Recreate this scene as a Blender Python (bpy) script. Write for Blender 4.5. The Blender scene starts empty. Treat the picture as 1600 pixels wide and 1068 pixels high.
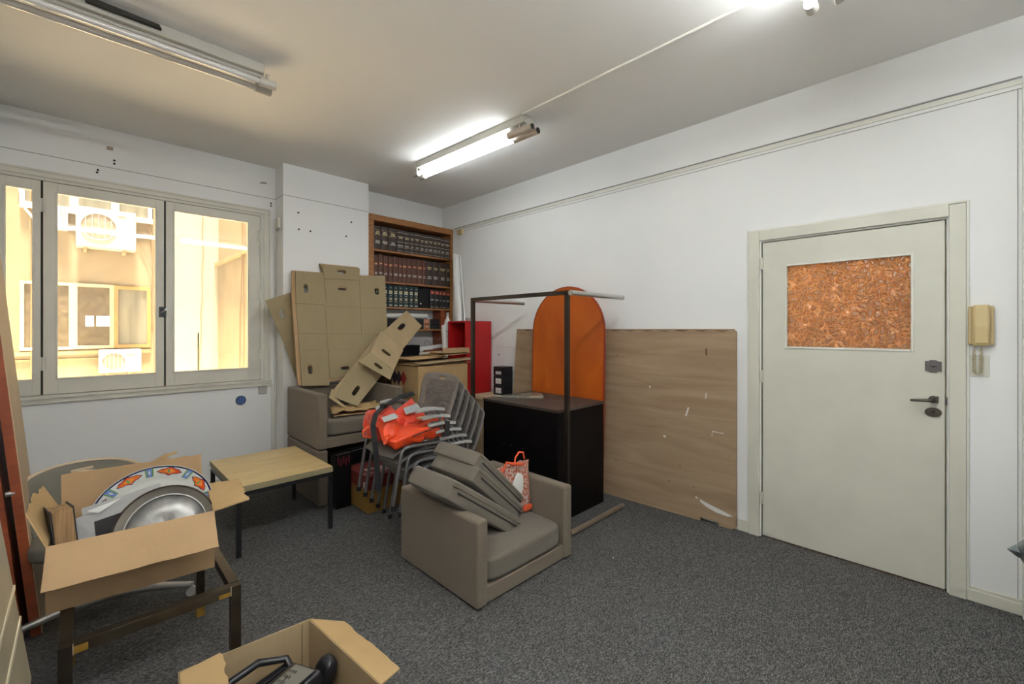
import bpy, bmesh, math, random
from mathutils import Vector, Matrix, noise
from mathutils.geometry import tessellate_polygon
R = math.radians
PI = math.pi
random.seed(7)
scene = bpy.context.scene
COL = scene.collection

# ------------------------------------------------------------------ camera, world, sun, exposure
cam_d = bpy.data.cameras.new('camera')
cam = bpy.data.objects.new('camera', cam_d); COL.objects.link(cam)
cam_d.sensor_width = 36.0
cam_d.lens = 36.0 * 678.84 / 1600.0
cam_d.shift_x = 0.0
cam_d.shift_y = -19.8 / 1600.0
cam_d.clip_start = 0.05
cam.location = (0, 0, 1.45)
cam.rotation_euler = (R(90), 0, R(-44.838))
scene.camera = cam

vs = scene.view_settings
vs.view_transform = 'Standard'; vs.look = 'None'; vs.gamma = 1.0
vs.exposure = 0.82
vs.use_curve_mapping = False

world = bpy.data.worlds.new('sky'); scene.world = world
world.use_nodes = True
bg = world.node_tree.nodes['Background']
bg.inputs[0].default_value = (1.0, 0.94, 0.84, 1)
bg.inputs[1].default_value = 2.0

sun_d = bpy.data.lights.new('sun', 'SUN'); sun_d.energy = 32.0; sun_d.angle = R(8); sun_d.color = (1.0, 0.90, 0.74)
sun = bpy.data.objects.new('sun', sun_d); COL.objects.link(sun)
sun.rotation_euler = (R(9), 0, R(-12))
sun.location = (0, -3, 12)

# ------------------------------------------------------------------ materials
MATS = {}
def mat(name, col, rough=0.6, metal=0.0, var=0.0, vscale=4.0, bump=0.0, bscale=60.0, col2=None, emit=None, estr=0.0,
        stretch=(1, 1, 1), spec=0.5, detail=4.0, trans=0.0, contrast=(0.3, 0.7), coat=0.0, sheen=0.0):
    m = bpy.data.materials.new(name); m.use_nodes = True
    nt = m.node_tree; N = nt.nodes; L = nt.links
    b = N['Principled BSDF']
    b.inputs['Base Color'].default_value = (*col, 1)
    b.inputs['Roughness'].default_value = rough
    b.inputs['Metallic'].default_value = metal
    b.inputs['Specular IOR Level'].default_value = spec
    b.inputs['Coat Weight'].default_value = coat
    b.inputs['Sheen Weight'].default_value = sheen
    if trans: b.inputs['Transmission Weight'].default_value = trans
    if emit:
        b.inputs['Emission Color'].default_value = (*emit, 1)
        b.inputs['Emission Strength'].default_value = estr
    tc = None
    def coords(st):
        nonlocal tc
        if tc is None: tc = N.new('ShaderNodeTexCoord')
        mp = N.new('ShaderNodeMapping'); mp.inputs['Scale'].default_value = st
        L.new(tc.outputs['Object'], mp.inputs[0]); return mp
    if var or col2:
        nz = N.new('ShaderNodeTexNoise'); nz.inputs['Scale'].default_value = vscale; nz.inputs['Detail'].default_value = detail
        L.new(coords(stretch).outputs[0], nz.inputs['Vector'])
        rp = N.new('ShaderNodeMapRange'); rp.inputs[1].default_value = contrast[0]; rp.inputs[2].default_value = contrast[1]
        L.new(nz.outputs['Fac'], rp.inputs[0])
        mx = N.new('ShaderNodeMix'); mx.data_type = 'RGBA'
        c2 = col2 if col2 else tuple(max(0, c * (1 - var)) for c in col)
        mx.inputs[6].default_value = (*col, 1); mx.inputs[7].default_value = (*c2, 1)
        L.new(rp.outputs[0], mx.inputs[0]); L.new(mx.outputs[2], b.inputs['Base Color'])
    if bump:
        nb = N.new('ShaderNodeTexNoise'); nb.inputs['Scale'].default_value = bscale; nb.inputs['Detail'].default_value = 3
        L.new(coords(stretch).outputs[0], nb.inputs['Vector'])
        bp = N.new('ShaderNodeBump'); bp.inputs['Strength'].default_value = bump; bp.inputs['Distance'].default_value = 0.01
        L.new(nb.outputs['Fac'], bp.inputs['Height']); L.new(bp.outputs[0], b.inputs['Normal'])
    MATS[name] = m
    return m

M_wall = mat('white_wall_paint', (0.84, 0.845, 0.84), 0.7, var=0.05, vscale=1.3, bump=0.05, bscale=18)
M_ceil = mat('ceiling_paint', (0.82, 0.81, 0.79), 0.85, var=0.04, vscale=0.8, bump=0.04, bscale=12)
M_cream = mat('cream_enamel_paint', (0.66, 0.65, 0.56), 0.42, var=0.10, vscale=3.0, bump=0.03, bscale=25)
M_creamw = mat('window_enamel_paint', (0.70, 0.68, 0.60), 0.45, var=0.12, vscale=4.0, bump=0.03, bscale=25)
M_trim = mat('trim_paint', (0.74, 0.73, 0.66), 0.5, var=0.08, vscale=5)
M_gap = mat('dark_gap', (0.03, 0.028, 0.022), 0.9)
M_hole = mat('drill_hole', (0.02, 0.02, 0.02), 0.9)
M_crack = mat('pencil_grey_seam', (0.36, 0.36, 0.35), 0.9)
M_stainw = mat('wall_scuff', (0.62, 0.62, 0.60), 0.8, var=0.1, vscale=8)

def carpet():
    m = bpy.data.materials.new('grey_carpet'); m.use_nodes = True
    nt = m.node_tree; N = nt.nodes; L = nt.links; b = N['Principled BSDF']
    b.inputs['Roughness'].default_value = 0.95; b.inputs['Specular IOR Level'].default_value = 0.15
    tc = N.new('ShaderNodeTexCoord')
    fine = N.new('ShaderNodeTexNoise'); fine.inputs['Scale'].default_value = 120; fine.inputs['Detail'].default_value = 3
    mp = N.new('ShaderNodeMapping'); mp.inputs['Scale'].default_value = (0.8, 2.4, 1); mp.inputs['Rotation'].default_value = (0, 0, R(35))
    L.new(tc.outputs['Object'], mp.inputs[0]); L.new(mp.outputs[0], fine.inputs['Vector'])
    big = N.new('ShaderNodeTexNoise'); big.inputs['Scale'].default_value = 1.6; big.inputs['Detail'].default_value = 4
    L.new(tc.outputs['Object'], big.inputs['Vector'])
    rp = N.new('ShaderNodeValToRGB'); e = rp.color_ramp.elements
    e[0].position = 0.33; e[0].color = (0.034, 0.034, 0.036, 1)
    e[1].position = 0.68; e[1].color = (0.215, 0.212, 0.205, 1)
    e2 = rp.color_ramp.elements.new(0.5); e2.color = (0.092, 0.092, 0.093, 1)
    L.new(fine.outputs['Fac'], rp.inputs[0])
    mx = N.new('ShaderNodeMix'); mx.data_type = 'RGBA'; mx.blend_type = 'MULTIPLY'
    mr = N.new('ShaderNodeMapRange'); mr.inputs[1].default_value = 0.35; mr.inputs[2].default_value = 0.7; mr.inputs[3].default_value = 0.0; mr.inputs[4].default_value = 0.45
    L.new(big.outputs['Fac'], mr.inputs[0]); L.new(mr.outputs[0], mx.inputs[0])
    L.new(rp.outputs[0], mx.inputs[6]); mx.inputs[7].default_value = (0.80, 0.74, 0.66, 1)
    L.new(mx.outputs[2], b.inputs['Base Color'])
    bp = N.new('ShaderNodeBump'); bp.inputs['Strength'].default_value = 0.6; bp.inputs['Distance'].default_value = 0.006
    L.new(fine.outputs['Fac'], bp.inputs['Height']); L.new(bp.outputs[0], b.inputs['Normal'])
    return m
M_carpet = carpet()

def wood(name, c1, c2, stretch=(1, 1, 14), scale=3.0, rough=0.5, coat=0.0, spec=0.5, dist=1.2):
    m = bpy.data.materials.new(name); m.use_nodes = True
    nt = m.node_tree; N = nt.nodes; L = nt.links; b = N['Principled BSDF']
    b.inputs['Roughness'].default_value = rough; b.inputs['Coat Weight'].default_value = coat; b.inputs['Specular IOR Level'].default_value = spec
    tc = N.new('ShaderNodeTexCoord'); mp = N.new('ShaderNodeMapping'); mp.inputs['Scale'].default_value = stretch
    L.new(tc.outputs['Object'], mp.inputs[0])
    nz = N.new('ShaderNodeTexNoise'); nz.inputs['Scale'].default_value = scale; nz.inputs['Detail'].default_value = 8; nz.inputs['Distortion'].default_value = dist
    L.new(mp.outputs[0], nz.inputs['Vector'])
    rp = N.new('ShaderNodeValToRGB'); e = rp.color_ramp.elements
    e[0].position = 0.32; e[0].color = (*c1, 1); e[1].position = 0.68; e[1].color = (*c2, 1)
    L.new(nz.outputs['Fac'], rp.inputs[0]); L.new(rp.outputs[0], b.inputs['Base Color'])
    bp = N.new('ShaderNodeBump'); bp.inputs['Strength'].default_value = 0.08; bp.inputs['Distance'].default_value = 0.01
    L.new(nz.outputs['Fac'], bp.inputs['Height']); L.new(bp.outputs[0], b.inputs['Normal'])
    return m
M_plywood = wood('worn_plywood', (0.27, 0.18, 0.105), (0.37, 0.265, 0.165), (1, 1.0, 9), 1.5, 0.75, dist=.6)
M_orange = wood('orange_varnished_wood', (0.36, 0.060, 0.003), (0.50, 0.105, 0.006), (1, 1, .5), 2.6, 0.40, coat=0.1)
M_orangeedge = mat('red_varnished_edge', (0.30, 0.035, 0.010), 0.4)
M_shelfwood = wood('brown_shelf_wood', (0.24, 0.095, 0.028), (0.38, 0.17, 0.055), (1, 1, 6), 6, 0.4)
M_darkwood = wood('dark_shelf_back', (0.05, 0.022, 0.012), (0.085, 0.04, 0.02), (1, 1, 4), 4, 0.6)
M_beech = wood('beech_laminate', (0.58, 0.42, 0.19), (0.70, 0.53, 0.27), (1, 5, 1), 3.0, 0.38)
M_beechedge = mat('beech_edge', (0.30, 0.26, 0.15), 0.6, var=0.15)
M_redwood = wood('reddish_brown_board', (0.20, 0.045, 0.018), (0.32, 0.075, 0.028), (1, 1, 4), 3.0, 0.4)
M_palewood = mat('pale_board_side', (0.55, 0.42, 0.27), 0.6, var=0.1)
M_blackwood = mat('black_laminate', (0.004, 0.003, 0.003), 0.5, spec=0.15)
M_blacktop = mat('dusty_dark_top', (0.075, 0.055, 0.045), 0.5, var=0.4, vscale=7)
def card(name, c, v=0.10):
    return mat(name, c, 0.85, var=v, vscale=9, bump=0.12, bscale=45, stretch=(1, 1, 0.25), spec=0.2)
M_card = card('brown_cardboard', (0.43, 0.285, 0.155))
M_card2 = card('pale_cardboard', (0.40, 0.30, 0.175))
M_card3 = card('box_blank_cardboard', (0.33, 0.262, 0.152), 0.06)
M_cardedge = mat('cardboard_edge', (0.25, 0.15, 0.075), 0.9, var=0.3, vscale=120)
M_crease = mat('seam_and_crease_shade', (0.24, 0.185, 0.10), 0.9)  # darker brown for seams and for the shading along creases
M_cardtan = card('yellowish_cardboard', (0.47, 0.32, 0.155))
def fabric(name, c, s=420):
    return mat(name, c, 0.92, var=0.28, vscale=s, bump=0.25, bscale=s, spec=0.15, detail=2, sheen=0.15)
M_fabric = fabric('taupe_grey_upholstery', (0.200, 0.162, 0.120))
M_fabric2 = fabric('taupe_cushion_fabric', (0.175, 0.152, 0.122))
M_piping = mat('dark_zip_seam', (0.02, 0.02, 0.02), 0.8)
M_blackmetal = mat('black_steel', (0.012, 0.012, 0.013), 0.38, spec=0.5)
M_chairplastic = mat('grey_chair_plastic', (0.175, 0.160, 0.148), 0.55, bump=0.03, bscale=200)
M_armplastic = mat('grey_armrest_plastic', (0.36, 0.36, 0.345), 0.45)
M_chairmetal = mat('silver_grey_tube', (0.17, 0.17, 0.175), 0.4, metal=0.6)
M_caster = mat('black_rubber', (0.012, 0.012, 0.012), 0.6)
M_brass = mat('tarnished_brass_steel', (0.105, 0.085, 0.058), 0.38, metal=0.8, var=0.6, vscale=5, col2=(0.045, 0.032, 0.026))
M_brasspatch = mat('yellow_brass_patch', (0.42, 0.24, 0.04), 0.45, metal=0.4, var=0.5, vscale=30)
M_rack = mat('dark_bronze_tube', (0.055, 0.043, 0.036), 0.35, metal=0.7, var=0.5, vscale=3)
M_chrome = mat('brushed_chrome_tube', (0.50, 0.50, 0.49), 0.28, metal=0.9)
M_tubewood = mat('dull_gilt_tube', (0.30, 0.24, 0.18), 0.4, metal=0.5, var=0.3)
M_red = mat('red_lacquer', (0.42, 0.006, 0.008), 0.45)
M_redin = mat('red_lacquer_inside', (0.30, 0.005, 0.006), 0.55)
M_glossblack = mat('black_gloss_case', (0.005, 0.005, 0.006), 0.4, spec=0.25)
M_maroon = mat('maroon_printed_card', (0.19, 0.028, 0.020), 0.55, var=0.15)
M_gold = mat('golden_brown_card', (0.36, 0.20, 0.045), 0.7, var=0.12)
M_white = mat('white_plastic', (0.75, 0.75, 0.73), 0.4)
M_paper = mat('white_paper', (0.70, 0.69, 0.66), 0.8, var=0.05)
M_ink = mat('black_ink', (0.02, 0.02, 0.02), 0.7)
M_lampbody = mat('lamp_white_enamel', (0.46, 0.44, 0.39), 0.4, var=0.05)
M_lampmetal = mat('lamp_end_metal', (0.55, 0.47, 0.40), 0.38, metal=0.35, var=0.15, vscale=20)
M_tubeoff = mat('unlit_fluorescent_glass', (0.62, 0.60, 0.58), 0.12, spec=0.8, coat=0.5)
M_lit = mat('lit_fluorescent_tube', (1, 1, 1), 0.5, emit=(0.93, 0.99, 1.0), estr=8.0)
M_litD = mat('added_fill_tube', (1, 1, 1), 0.5, emit=(0.97, 0.99, 0.98), estr=50.0)  # tubes of the unseen lamp added for fill light
M_litC = mat('lit_fluorescent_tube_near', (1, 1, 1), 0.5, emit=(0.95, 0.99, 1.0), estr=29.0)
M_ivory = mat('aged_ivory_plastic', (0.60, 0.47, 0.24), 0.3, coat=0.2)
M_ivory2 = mat('aged_ivory_trim', (0.50, 0.38, 0.19), 0.35)
M_cord = mat('cream_coil_cord', (0.52, 0.46, 0.30), 0.5)
M_bronze = mat('oxidised_bronze', (0.11, 0.09, 0.075), 0.45, metal=0.6, var=0.3, vscale=40)
M_lockplate = mat('grey_steel_lock_plate', (0.13, 0.12, 0.12), 0.5, metal=0.6)
M_blue = mat('blue_plastic', (0.06, 0.13, 0.32), 0.5, var=0.3, vscale=60)
M_greyplastic = mat('grey_plastic_box', (0.40, 0.385, 0.36), 0.5)
M_zinc = mat('champagne_metal_sheet', (0.42, 0.37, 0.25), 0.42, metal=0.35, var=0.25, vscale=6, bump=0.05, bscale=12)
M_zincedge = mat('bright_metal_edge', (0.75, 0.70, 0.55), 0.3, metal=0.6)
M_bag = mat('red_orange_nylon', (0.72, 0.040, 0.008), 0.5, var=0.25, vscale=9, bump=0.35, bscale=14, sheen=0.2)
M_bag2 = mat('orange_nylon', (0.78, 0.065, 0.012), 0.5, var=0.2, vscale=9, bump=0.3, bscale=14)
M_reflect = mat('silver_reflective_tape', (0.52, 0.56, 0.57), 0.35, metal=0.2, var=0.2, vscale=40)
M_strap = mat('black_webbing', (0.012, 0.012, 0.013), 0.7)
M_strapo = mat('orange_webbing', (0.75, 0.10, 0.03), 0.6)
M_greyblue = mat('blue_grey_plastic_film', (0.045, 0.065, 0.085), 0.25, var=0.6, vscale=14, bump=0.8, bscale=16, col2=(0.22, 0.25, 0.24))
M_alu = mat('beaten_aluminium', (0.46, 0.45, 0.43), 0.42, metal=0.6, var=0.5, vscale=14, bump=1.0, bscale=9, detail=6)
M_alurim = mat('aluminium_pan_wall', (0.42, 0.39, 0.34), 0.42, metal=0.35, var=0.3, vscale=7)
M_darkrim = mat('dark_pan_rim', (0.05, 0.025, 0.018), 0.5)
M_porc = mat('white_porcelain', (0.66, 0.66, 0.62), 0.18, spec=0.6, coat=0.3)
M_navy = mat('navy_glaze', (0.015, 0.015, 0.07), 0.25)
M_flame = mat('red_glaze', (0.62, 0.03, 0.01), 0.25, var=0.6, vscale=30, col2=(0.75, 0.20, 0.02))
M_orangegl = mat('orange_glaze', (0.78, 0.24, 0.04), 0.25)
M_green = mat('green_glaze', (0.10, 0.24, 0.06), 0.3)
M_bluegl = mat('blue_glaze', (0.12, 0.20, 0.50), 0.3)
M_photo = mat('dark_grey_photograph', (0.055, 0.053, 0.055), 0.35, var=0.5, vscale=10)
M_greypaper = mat('grey_mat_board', (0.46, 0.45, 0.44), 0.7, var=0.05)
M_pages = mat('brown_old_pages', (0.34, 0.20, 0.09), 0.85, var=0.5, vscale=4, stretch=(30, 4, 1))
M_shellgrey = mat('grey_padded_shell', (0.20, 0.185, 0.15), 0.7, var=0.2)
M_shellrim = mat('beige_bent_rim', (0.60, 0.47, 0.33), 0.45)
M_silver = mat('silver_star_base', (0.55, 0.55, 0.53), 0.3, metal=0.8)
M_techgrey = mat('grey_perforated_metal', (0.22, 0.23, 0.23), 0.4, metal=0.6)
M_binblack = mat('black_plastic', (0.010, 0.010, 0.013), 0.35)
M_leatherA = mat('dark_brown_leather', (0.050, 0.030, 0.024), 0.5, var=0.4, vscale=20)
M_leatherB = mat('reddish_brown_leather', (0.115, 0.042, 0.026), 0.5, var=0.35, vscale=20)
M_leatherC = mat('dark_green_leather', (0.010, 0.030, 0.033), 0.45, var=0.3, vscale=20)
M_leatherD = mat('black_leather', (0.012, 0.012, 0.016), 0.45)
M_gilt = mat('gilt_lettering', (0.62, 0.50, 0.26), 0.4, metal=0.3)
M_giltpale = mat('pale_gilt_lettering', (0.55, 0.52, 0.45), 0.5)
M_redlabel = mat('red_spine_label', (0.42, 0.05, 0.02), 0.5)
M_brownlabel = mat('faded_red_spine_label', (0.26, 0.06, 0.035), 0.5)
M_orglabel = mat('orange_spine_label', (0.40, 0.13, 0.055), 0.5)
M_bookpages = mat('aged_page_block', (0.50, 0.42, 0.28), 0.9, var=0.1)
M_facade = mat('sunlit_cream_render', (0.26, 0.205, 0.13), 0.9, var=0.42, vscale=1.1, bump=0.1, bscale=6)
M_facade2 = mat('pale_cream_render', (0.31, 0.282, 0.222), 0.9, var=0.10, vscale=1.0, stretch=(3, 1, .5))
M_facade3 = mat('tan_side_render', (0.25, 0.198, 0.125), 0.9, var=0.15, vscale=1.0)
M_stone = mat('weathered_ledge', (0.30, 0.23, 0.13), 0.9, var=0.4, vscale=5)
M_winframe = mat('cream_timber_frame', (0.40, 0.33, 0.21), 0.7, var=0.1)
M_winbrown = mat('ochre_timber_frame', (0.33, 0.18, 0.06), 0.7, var=0.3, vscale=5)
M_winglass = mat('dusty_brown_pane', (0.12, 0.092, 0.058), 0.25, var=0.5, vscale=16, detail=8)
M_wincurtain = mat('grey_curtained_pane', (0.17, 0.16, 0.125), 0.4, var=0.5, vscale=5, stretch=(3, 1, .2))
M_winreflection = mat('painted_window_reflection', (0.8, 0.85, 0.9), 0.4, emit=(0.9, 0.95, 1.0), estr=1.2)  # glow that stands in for a reflection on the facade pane
M_ac = mat('white_ac_casing', (0.31, 0.30, 0.275), 0.5)
M_acgrille = mat('ac_fan_grille', (0.21, 0.17, 0.13), 0.6, var=0.3, vscale=8)
M_acdark = mat('louvre_slot_tan', (0.30, 0.24, 0.17), 0.7)  # tan tone of the louvre slots
M_cable = mat('brown_cable', (0.20, 0.13, 0.07), 0.7)
M_cablew = mat('white_conduit', (0.62, 0.60, 0.54), 0.6)
M_amberroom = mat('amber_corridor_paint', (0.80, 0.46, 0.18), 0.8)

def glass_mat(name, tint=(0.93, 0.97, 0.95), gloss=0.05, dust=0.06):
    m = bpy.data.materials.new(name); m.use_nodes = True
    nt = m.node_tree; N = nt.nodes; L = nt.links
    for n in list(N):
        if n.type == 'BSDF_PRINCIPLED': N.remove(n)
    out = [n for n in N if n.type == 'OUTPUT_MATERIAL'][0]
    t = N.new('ShaderNodeBsdfTransparent'); t.inputs[0].default_value = (*tint, 1)
    g = N.new('ShaderNodeBsdfGlossy'); g.inputs['Roughness'].default_value = 0.02
    fr = N.new('ShaderNodeFresnel'); fr.inputs[0].default_value = 1.45
    a = N.new('ShaderNodeMixShader'); L.new(fr.outputs[0], a.inputs[0]); L.new(t.outputs[0], a.inputs[1]); L.new(g.outputs[0], a.inputs[2])
    d = N.new('ShaderNodeBsdfDiffuse'); d.inputs[0].default_value = (0.8, 0.76, 0.66, 1)
    tc = N.new('ShaderNodeTexCoord'); nz = N.new('ShaderNodeTexNoise'); nz.inputs['Scale'].default_value = 3; nz.inputs['Detail'].default_value = 8
    L.new(tc.outputs['Object'], nz.inputs['Vector'])
    mr = N.new('ShaderNodeMapRange'); mr.inputs[1].default_value = 0.4; mr.inputs[2].default_value = 0.8; mr.inputs[3].default_value = dust * .3; mr.inputs[4].default_value = dust * 2
    L.new(nz.outputs['Fac'], mr.inputs[0])
    b = N.new('ShaderNodeMixShader'); L.new(mr.outputs[0], b.inputs[0]); L.new(a.outputs[0], b.inputs[1]); L.new(d.outputs[0], b.inputs[2])
    L.new(b.outputs[0], out.inputs[0])
    return m
M_pane = glass_mat('dusty_window_glass', (0.97, 0.96, 0.92))
M_glassplate = glass_mat('green_edge_glass', (0.80, 0.90, 0.84), dust=0.25)

def amber_mat():
    m = bpy.data.materials.new('hammered_amber_glass'); m.use_nodes = True
    nt = m.node_tree; N = nt.nodes; L = nt.links
    for n in list(N):
        if n.type == 'BSDF_PRINCIPLED': N.remove(n)
    out = [n for n in N if n.type == 'OUTPUT_MATERIAL'][0]
    tc = N.new('ShaderNodeTexCoord')
    nz = N.new('ShaderNodeTexNoise'); nz.inputs['Scale'].default_value = 14
    L.new(tc.outputs['Object'], nz.inputs['Vector'])
    ad = N.new('ShaderNodeMix'); ad.data_type = 'RGBA'; ad.inputs[0].default_value = 0.06
    L.new(tc.outputs['Object'], ad.inputs[6]); L.new(nz.outputs['Color'], ad.inputs[7])
    vo = N.new('ShaderNodeTexVoronoi'); vo.feature = 'DISTANCE_TO_EDGE'; vo.inputs['Scale'].default_value = 36
    L.new(ad.outputs[2], vo.inputs['Vector'])
    mr = N.new('ShaderNodeMapRange'); mr.inputs[1].default_value = 0.0; mr.inputs[2].default_value = 0.22; L.new(vo.outputs['Distance'], mr.inputs[0])
    rp = N.new('ShaderNodeValToRGB'); e = rp.color_ramp.elements
    e[0].position = 0.0; e[0].color = (0.86, 0.62, 0.33, 1); e[1].position = 1.0; e[1].color = (0.40, 0.245, 0.11, 1)
    L.new(mr.outputs[0], rp.inputs[0])
    bp = N.new('ShaderNodeBump'); bp.inputs['Strength'].default_value = 1.0; bp.inputs['Distance'].default_value = 0.012
    L.new(mr.outputs[0], bp.inputs['Height'])
    tr = N.new('ShaderNodeBsdfTranslucent'); L.new(rp.outputs[0], tr.inputs[0]); L.new(bp.outputs[0], tr.inputs['Normal'])
    df = N.new('ShaderNodeBsdfDiffuse'); L.new(rp.outputs[0], df.inputs[0]); L.new(bp.outputs[0], df.inputs['Normal'])
    g = N.new('ShaderNodeBsdfGlossy'); g.inputs['Roughness'].default_value = 0.12; L.new(bp.outputs[0], g.inputs['Normal'])
    a = N.new('ShaderNodeMixShader'); a.inputs[0].default_value = 0.5; L.new(tr.outputs[0], a.inputs[1]); L.new(df.outputs[0], a.inputs[2])
    b = N.new('ShaderNodeMixShader'); b.inputs[0].default_value = 0.14; L.new(a.outputs[0], b.inputs[1]); L.new(g.outputs[0], b.inputs[2])
    L.new(b.outputs[0], out.inputs[0])
    return m
M_amber = amber_mat()

def mesh_bag_mat():
    m = mat('red_print_on_clear_plastic', (0.50, 0.13, 0.06), 0.35, bump=0.5, bscale=30)
    nt = m.node_tree; N = nt.nodes; L = nt.links; b = N['Principled BSDF']
    tc = N.new('ShaderNodeTexCoord')
    vo = N.new('ShaderNodeTexNoise'); vo.inputs['Scale'].default_value = 70; vo.inputs['Detail'].default_value = 3
    L.new(tc.outputs['Object'], vo.inputs['Vector'])
    rp = N.new('ShaderNodeValToRGB'); e = rp.color_ramp.elements
    e[0].position = 0.46; e[0].color = (0.42, 0.10, 0.045, 1); e[1].position = 0.54; e[1].color = (0.52, 0.42, 0.37, 1)
    L.new(vo.outputs['Fac'], rp.inputs[0]); L.new(rp.outputs[0], b.inputs['Base Color'])
    return m
M_clearbag = mesh_bag_mat()

# ------------------------------------------------------------------ geometry helpers
INV = {}
class MB:
    def __init__(self): self.bm = bmesh.new(); self.mats = []
    def mi(self, m):
        if m not in self.mats: self.mats.append(m)
        return self.mats.index(m)
    def _set(self, faces, m):
        if m is not None:
            i = self.mi(m)
            for f in faces: f.material_index = i
    def verts(self, vs, fs, m=None, M=None):
        v = [self.bm.verts.new((M @ Vector(p)) if M else p) for p in vs]
        out = []
        for f in fs:
            try: out.append(self.bm.faces.new([v[i] for i in f]))
            except ValueError: pass
        self._set(out, m)
        return self
    def box(self, a, b, m=None, M=None):
        x0, y0, z0 = a; x1, y1, z1 = b
        if x0 > x1: x0, x1 = x1, x0
        if y0 > y1: y0, y1 = y1, y0
        if z0 > z1: z0, z1 = z1, z0
        return self.verts([(x0,y0,z0),(x1,y0,z0),(x1,y1,z0),(x0,y1,z0),(x0,y0,z1),(x1,y0,z1),(x1,y1,z1),(x0,y1,z1)],
                   [(0,3,2,1),(4,5,6,7),(0,1,5,4),(1,2,6,5),(2,3,7,6),(3,0,4,7)], m, M)
    def bar(self, p, q, w, h=None, m=None, up=(0,0,1)):
        """rectangular bar from p to q, w sideways, h along up"""
        h = h or w; p = Vector(p); q = Vector(q); d = (q - p).normalized(); up = Vector(up)
        s = d.cross(up)
        if s.length < 1e-4: s = d.cross(Vector((1, 0, 0)))
        s.normalize(); u = s.cross(d).normalized()
        vs = []
        for c in (p, q):
            for a, b in ((-1,-1),(1,-1),(1,1),(-1,1)): vs.append(c + s*a*w/2 + u*b*h/2)
        return self.verts(vs, [(0,3,2,1),(4,5,6,7),(0,1,5,4),(1,2,6,5),(2,3,7,6),(3,0,4,7)], m)
    def tube(self, pts, r, n=10, m=None, caps=True, closed=False):
        pts = [Vector(p) for p in pts]; k = len(pts)
        rs = r if isinstance(r, (list, tuple)) else [r] * k
        rings = []; prev = None
        for i, p in enumerate(pts):
            if closed: d = pts[(i+1) % k] - pts[i-1]
            elif i == 0: d = pts[1] - pts[0]
            elif i == k-1: d = pts[-1] - pts[-2]
            else: d = (pts[i+1]-pts[i]).normalized() + (pts[i]-pts[i-1]).normalized()
            d.normalize()
            if prev is None:
                s = d.cross(Vector((0,0,1)))
                if s.length < 1e-3: s = d.cross(Vector((1,0,0)))
            else:
                s = prev - d * prev.dot(d)
            s.normalize(); prev = s; u = d.cross(s)
            rings.append([self.bm.verts.new(p + (s*math.cos(2*PI*j/n) + u*math.sin(2*PI*j/n))*rs[i]) for j in range(n)])
        fs = []
        rng = range(k) if closed else range(k-1)
        for i in rng:
            a = rings[i]; b = rings[(i+1) % k]
            for j in range(n):
                fs.append(self.bm.faces.new((a[j], a[(j+1)%n], b[(j+1)%n], b[j])))
        if caps and not closed:
            fs.append(self.bm.faces.new(rings[0][::-1])); fs.append(self.bm.faces.new(rings[-1]))
        self._set(fs, m)
        return self
    def disc(self, c, nrm, r, t, n=24, m=None, rb=None, sx=1.0):
        """short cylinder from c along nrm with thickness t; sx squashes sideways axis"""
        c = Vector(c); d = Vector(nrm).normalized()
        s = d.cross(Vector((0,0,1)))
        if s.length < 1e-3: s = Vector((1,0,0))
        s.normalize(); u = s.cross(d)
        rb = r if rb is None else rb
        A = [self.bm.verts.new(c + (s*math.cos(2*PI*j/n)*sx + u*math.sin(2*PI*j/n))*r) for j in range(n)]
        B = [self.bm.verts.new(c + d*t + (s*math.cos(2*PI*j/n)*sx + u*math.sin(2*PI*j/n))*rb) for j in range(n)]
        fs = [self.bm.faces.new((A[j], A[(j+1)%n], B[(j+1)%n], B[j])) for j in range(n)]
        fs.append(self.bm.faces.new(A[::-1])); fs.append(self.bm.faces.new(B))
        self._set(fs, m)
        return self
    def lathe(self, prof, M=None, n=32, m=None, sx=1.0, sy=1.0, a0=0.0, a1=2*PI):
        """prof [(r,z)], spun about local z"""
        full = abs(a1 - a0 - 2*PI) < 1e-6
        k = n if full else n + 1
        rings = []
        for r, z in prof:
            ring = []
            for j in range(k):
                a = a0 + (a1-a0)*j/n
                p = Vector((r*math.cos(a)*sx, r*math.sin(a)*sy, z))
                ring.append(self.bm.verts.new(M @ p if M else p))
            rings.append(ring)
        fs = []
        for i in range(len(rings)-1):
            for j in range(n if full else n):
                a, b = rings[i], rings[i+1]
                j2 = (j+1) % k
                try: fs.append(self.bm.faces.new((a[j], a[j2], b[j2], b[j])))
                except ValueError: pass
        self._set(fs, m)
        return self
    def sheet(self, outer, holes=(), o=(0,0,0), u=(1,0,0), v=(0,0,1), t=0.005, m=None):
        """flat board: 2D polygon with holes in the plane o + a*u + b*v, thickness t along u x v (away)"""
        o = Vector(o); u = Vector(u).normalized(); v = Vector(v).normalized(); w = u.cross(v).normalized() * t
        loops = [outer] + list(holes)
        flat = [p for l in loops for p in l]
        tris = tessellate_polygon([[Vector((p[0], p[1], 0)) for p in l] for l in loops])
        A = [self.bm.verts.new(o + u*p[0] + v*p[1] + w*.5) for p in flat]
        B = [self.bm.verts.new(o + u*p[0] + v*p[1] - w*.5) for p in flat]
        fs = []
        for tr in tris:
            try:
                fs.append(self.bm.faces.new([A[i] for i in tr])); fs.append(self.bm.faces.new([B[i] for i in tr[::-1]]))
            except ValueError: pass
        k = 0
        for l in loops:
            n = len(l)
            for i in range(n):
                a, b = k+i, k+(i+1) % n
                try: fs.append(self.bm.faces.new((A[a], A[b], B[b], B[a])))
                except ValueError: pass
            k += n
        self._set(fs, m)
        return self
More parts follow.
